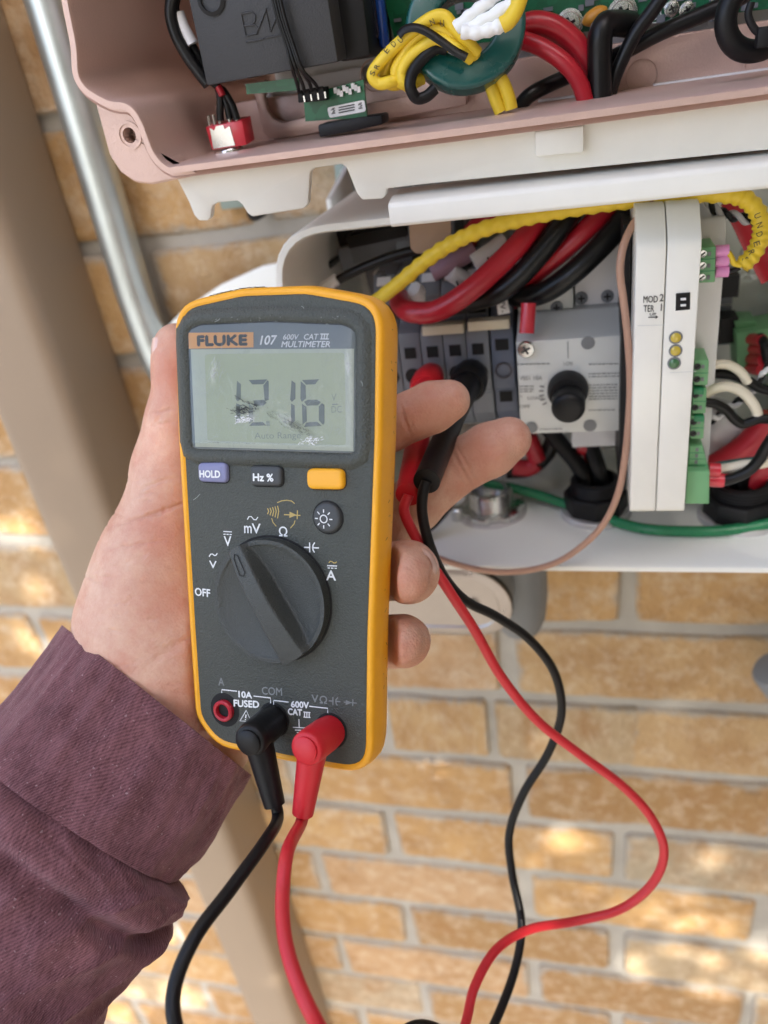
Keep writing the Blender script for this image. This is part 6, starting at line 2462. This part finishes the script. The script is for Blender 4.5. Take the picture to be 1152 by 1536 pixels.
for _ in range(60):       # fine lines of the palm
    x0, y0 = rc2.uniform(120, 285), rc2.uniform(640, 1060)
    ln, an = rc2.uniform(15, 48), math.radians(rc2.gauss(-6, 16))
    CR.append(([(x0, y0), (x0 + ln * .5 * math.cos(an), y0 + ln * .5 * math.sin(an) + rc2.uniform(-2, 2)), (x0 + ln * math.cos(an), y0 + ln * math.sin(an))], rc2.uniform(.00010, .00024), rc2.uniform(1.3, 2.2)))
CR += [([(672, 690), (684, 712), (700, 730)], .0002, 5), ([(604, 628), (612, 650)], .0002, 5), ([(600, 604), (606, 628), (616, 654)], .0004, 2.6), ([(608, 602), (614, 624), (622, 648)], .00025, 2.2), ([(676, 672), (690, 700), (708, 730)], .00045, 2.8), ([(684, 668), (698, 694), (714, 722)], .0003, 2.2), ([(590, 835), (600, 850), (606, 880)], .00015, 2)]
disp = np.zeros(nv)
wob = np.array([mnoise.noise(Vector((p[0] * .12, p[1] * .12, 0))) for p in pxy[::1]]) if nv < 400000 else np.zeros(nv)
near = cc[:, 2]
for line, dep, w in CR:
    best = np.full(nv, 1e9)
    tpr = np.zeros(nv)
    for li, (a, b_) in enumerate(zip(line, line[1:])):
        a, b_ = np.array(a), np.array(b_)
        d = b_ - a
        t = np.clip(((pxy - a) @ d) / (d @ d), 0, 1)
        dd_ = np.hypot(*(pxy - a - t[:, None] * d).T)
        cl = dd_ < best
        tpr[cl] = np.sin(np.pi * np.clip((li + t[cl]) / (len(line) - 1) * .86 + .07, 0, 1)) ** .7
        best = np.minimum(best, dd_)
    best = best + wob * 2.0
    disp -= 1.5 * dep * tpr * np.exp(-(best / w) ** 2)
front = (no @ CW)[:, 2] < .2
disp *= front
co = co + no * disp[:, None]
me2.vertices.foreach_set('co', co.ravel())
flush = np.zeros(nv)
for (x, y, r, s_) in [(232, 905, 55, .30), (245, 800, 50, .38), (262, 560, 60, .55), (268, 650, 45, .40), (640, 625, 60, .55), (720, 690, 60, .55), (606, 885, 40, .45), (606, 985, 40, .45), (290, 1060, 70, .35), (276, 740, 28, .35)]:
    flush = np.maximum(flush, s_ * np.exp(-((pxy[:, 0] - x) ** 2 + (pxy[:, 1] - y) ** 2) / r ** 2))
flush = np.clip(flush - disp * 160, 0, 1)
at = me2.attributes.new("flush", 'FLOAT', 'POINT')
at.data.foreach_set('value', flush.astype(np.float32))
for p in me2.polygons:
    pass
me2.polygons.foreach_set('use_smooth', np.ones(len(me2.polygons), bool))
person = thing("person", "person's left hand and maroon sleeved forearm gripping the yellow multimeter from behind", "person", cam2w(Vector(K(240, 1000, .29))))
link_mesh("hand", me2, 'skin', person)


def nail(p, axis, nrm_, r, ln, half_ang, name="fingernail"):
    p, axis, nrm_ = Vector(p), Vector(axis).normalized(), Vector(nrm_)
    nrm_ = (nrm_ - axis * nrm_.dot(axis)).normalized()
    side = axis.cross(nrm_)
    b = mb()
    rows = []
    for i in range(11):
        f = i / 10
        wdt = half_ang * (1 - .55 * max(0, (.25 - f) / .25) ** 2 - .45 * max(0, (f - .72) / .28) ** 2)
        row_ = []
        for j in range(11):
            a = wdt * (j / 5 - 1)
            edge = abs(j / 5 - 1) ** 4
            rad = r + .0006 - .0009 * edge - .0010 * max(0, (.12 - f) / .12) - .0016 * (f ** 3)
            row_.append(p + axis * (f - .5) * ln + nrm_ * math.cos(a) * rad + side * math.sin(a) * rad)
        rows.append(row_)
    R2 = [[b.bm.verts.new(cam2w(q)) for q in r_] for r_ in rows]
    for a, c in zip(R2, R2[1:]):
        for j in range(10):
            b.bm.faces.new((a[j], a[j + 1], c[j + 1], c[j]))
    return b.build(name, 'nail', person)


kv = lambda *a: Vector(K(*a))
nail(kv(266.5, 535, .2668), kv(265, 517, .266) - kv(270, 560, .268), Vector((-1, 0, -.55)), .0086, .0135, .75)
nail(kv(611, 859, .2490), kv(605, 862, .2425) - kv(612, 857, .262), Vector((.70, -.40, -.62)), .0098, .0125, .80)
nail(kv(605, 962, .2535), kv(600, 963, .2475) - kv(605, 961, .263), Vector((.72, -.36, -.60)), .0084, .0105, .80)

# ---- sleeve: turned-back cuff and arm
def loft_cloth(secs, name, nseg, nring, disp_f, inner=True):
    """secs: (Lx, Ly, Rx, Ry, z, depth) ; returns object"""
    arr = [Vector(s[:2]).to_3d() for s in secs]
    def interp(vals, t):
        x = t * (len(vals) - 1)
        i = min(int(x), len(vals) - 2)
        f = x - i
        p0, p1, p2, p3 = vals[max(i - 1, 0)], vals[i], vals[i + 1], vals[min(i + 2, len(vals) - 1)]
        return .5 * (2 * p1 + (p2 - p0) * f + (2 * p0 - 5 * p1 + 4 * p2 - p3) * f * f + (3 * p1 - p0 - 3 * p2 + p3) * f ** 3)
    S_ = np.array(secs, float)
    rows, uvs = [], []
    vlen = 0
    prev = None
    for i in range(nseg + 1):
        t = i / nseg
        s_ = [interp(S_[:, k_], t) for k_ in range(6)]
        L_, R_2 = K(s_[0], s_[1], s_[4]), K(s_[2], s_[3], s_[4])
        c = (L_ + R_2) / 2
        a = (R_2 - L_) / 2
        zd = np.array([-.27, .26, 1.0]); zd /= np.linalg.norm(zd)
        if prev is not None:
            vlen += np.linalg.norm(c - prev)
        prev = c
        rad = np.linalg.norm(a)
        row_ = []
        for j in range(nring):
            th_ = 2 * math.pi * j / nring
            cs, sn = math.cos(th_), math.sin(th_)
            e = .86
            p = c + a * math.copysign(abs(cs) ** e, cs) - zd * s_[5] * math.copysign(abs(sn) ** e, sn)
            nrm2 = a / rad * cs - zd * sn
            row_.append((p, nrm2, th_))
        rows.append((row_, vlen, rad))
    b = mb()
    uvl = b.bm.loops.layers.uv.new("UVMap")
    VV = []
    for i, (row_, vl, rad) in enumerate(rows):
        rv = []
        for j, (p, nrm2, th_) in enumerate(row_):
            d = disp_f(i / nseg, th_, p)
            rv.append(b.bm.verts.new(cam2w(Vector(p + nrm2 * d))))
        VV.append(rv)
    for i in range(nseg):
        for j in range(nring):
            k2 = (j + 1) % nring
            f = b.bm.faces.new((VV[i][j], VV[i][k2], VV[i + 1][k2], VV[i + 1][j]))
            rad = .040
            u0, u1 = (j / nring) * 2 * math.pi * rad, ((j + 1) / nring) * 2 * math.pi * rad
            for lp_, (u_, v_) in zip(f.loops, ((u0, rows[i][1]), (u1, rows[i][1]), (u1, rows[i + 1][1]), (u0, rows[i + 1][1]))):
                lp_[uvl].uv = (u_, v_)
    return b.build(name, 'cloth', person, angle=80)


def nz(p, s, seed=0):
    return mnoise.noise(Vector((p[0] * s + seed, p[1] * s, p[2] * s)))


def ridge(x, y, seed):
    """soft folds with sharper valleys"""
    v = mnoise.noise(Vector((x, y, seed))) + .45 * mnoise.noise(Vector((x * 2.1, y * 2.1, seed + 7)))
    return 1 - 2.2 * abs(v)


def cyc(th_):
    return math.cos(th_), math.sin(th_)


def cuff_d(t, th_, p):
    d = .0010 * nz(p, 60, 3) + .0005 * nz(p, 150, 9)
    c_, s_ = cyc(th_)
    d += .0011 * ridge(c_ * 2.3 + t * .5, s_ * 2.3 - t * .8, 3) * math.sin(math.pi * min(1, .15 + t * .85))
    d += .0007 * ridge(c_ * 4.0 - t * 1.6, s_ * 4.0 + t * 1.2, 12)
    hem = 1 - t
    d += .0007 * math.exp(-((hem - .10) / .04) ** 2)
    return d


CUFF = [(100, 950, 367, 1155, .289, .0300), (98, 945, 370, 1159, .2887, .0307), (95, 947, 370, 1162, .2884, .0310), (58, 1002, 346, 1198, .286, .0325), (18, 1052, 308, 1262, .282, .0335), (-24, 1100, 272, 1306, .278, .0345), (-38, 1118, 262, 1316, .2765, .0340), (-34, 1112, 258, 1308, .2765, .0310)]
loft_cloth(CUFF, "sleeve_cuff", 110, 220, cuff_d)


def arm_d(t, th_, p):
    t *= 9 / 7
    c_, s_ = cyc(th_)
    d = .0014 * nz(p, 40, 1) + .0007 * nz(p, 120, 4)
    d += .0026 * ridge(c_ * 1.5 + t * 2.2, s_ * 1.5 - t * 3.0, 5) * min(1, t * 4)
    d += .0007 * ridge(c_ * 3.0 - t * 4.0, s_ * 3.0 + t * 5.0, 21)
    d += .0026 * math.exp(-((t - .17) / .06) ** 2) * (.6 + .6 * math.sin(th_ * 3 + 1))
    d -= .0055 * math.exp(-((t - .33 - .06 * math.sin(th_ * 2)) / .03) ** 2) * max(0, math.cos(th_ - .8))
    return d


ARM = [(-20, 1085, 250, 1295, .279, .0300), (-52, 1130, 266, 1330, .276, .0325), (-90, 1190, 270, 1362, .273, .0345), (-125, 1270, 243, 1415, .269, .0360), (-150, 1360, 180, 1468, .264, .0375), (-170, 1450, 146, 1522, .258, .0385), (-190, 1560, 120, 1610, .252, .040), (-210, 1700, 80, 1740, .244, .041), (-250, 2000, 60, 2040, .235, .043), (-330, 2500, 30, 2540, .222, .045)]
loft_cloth(ARM, "sleeve_arm", 190, 220, arm_d)
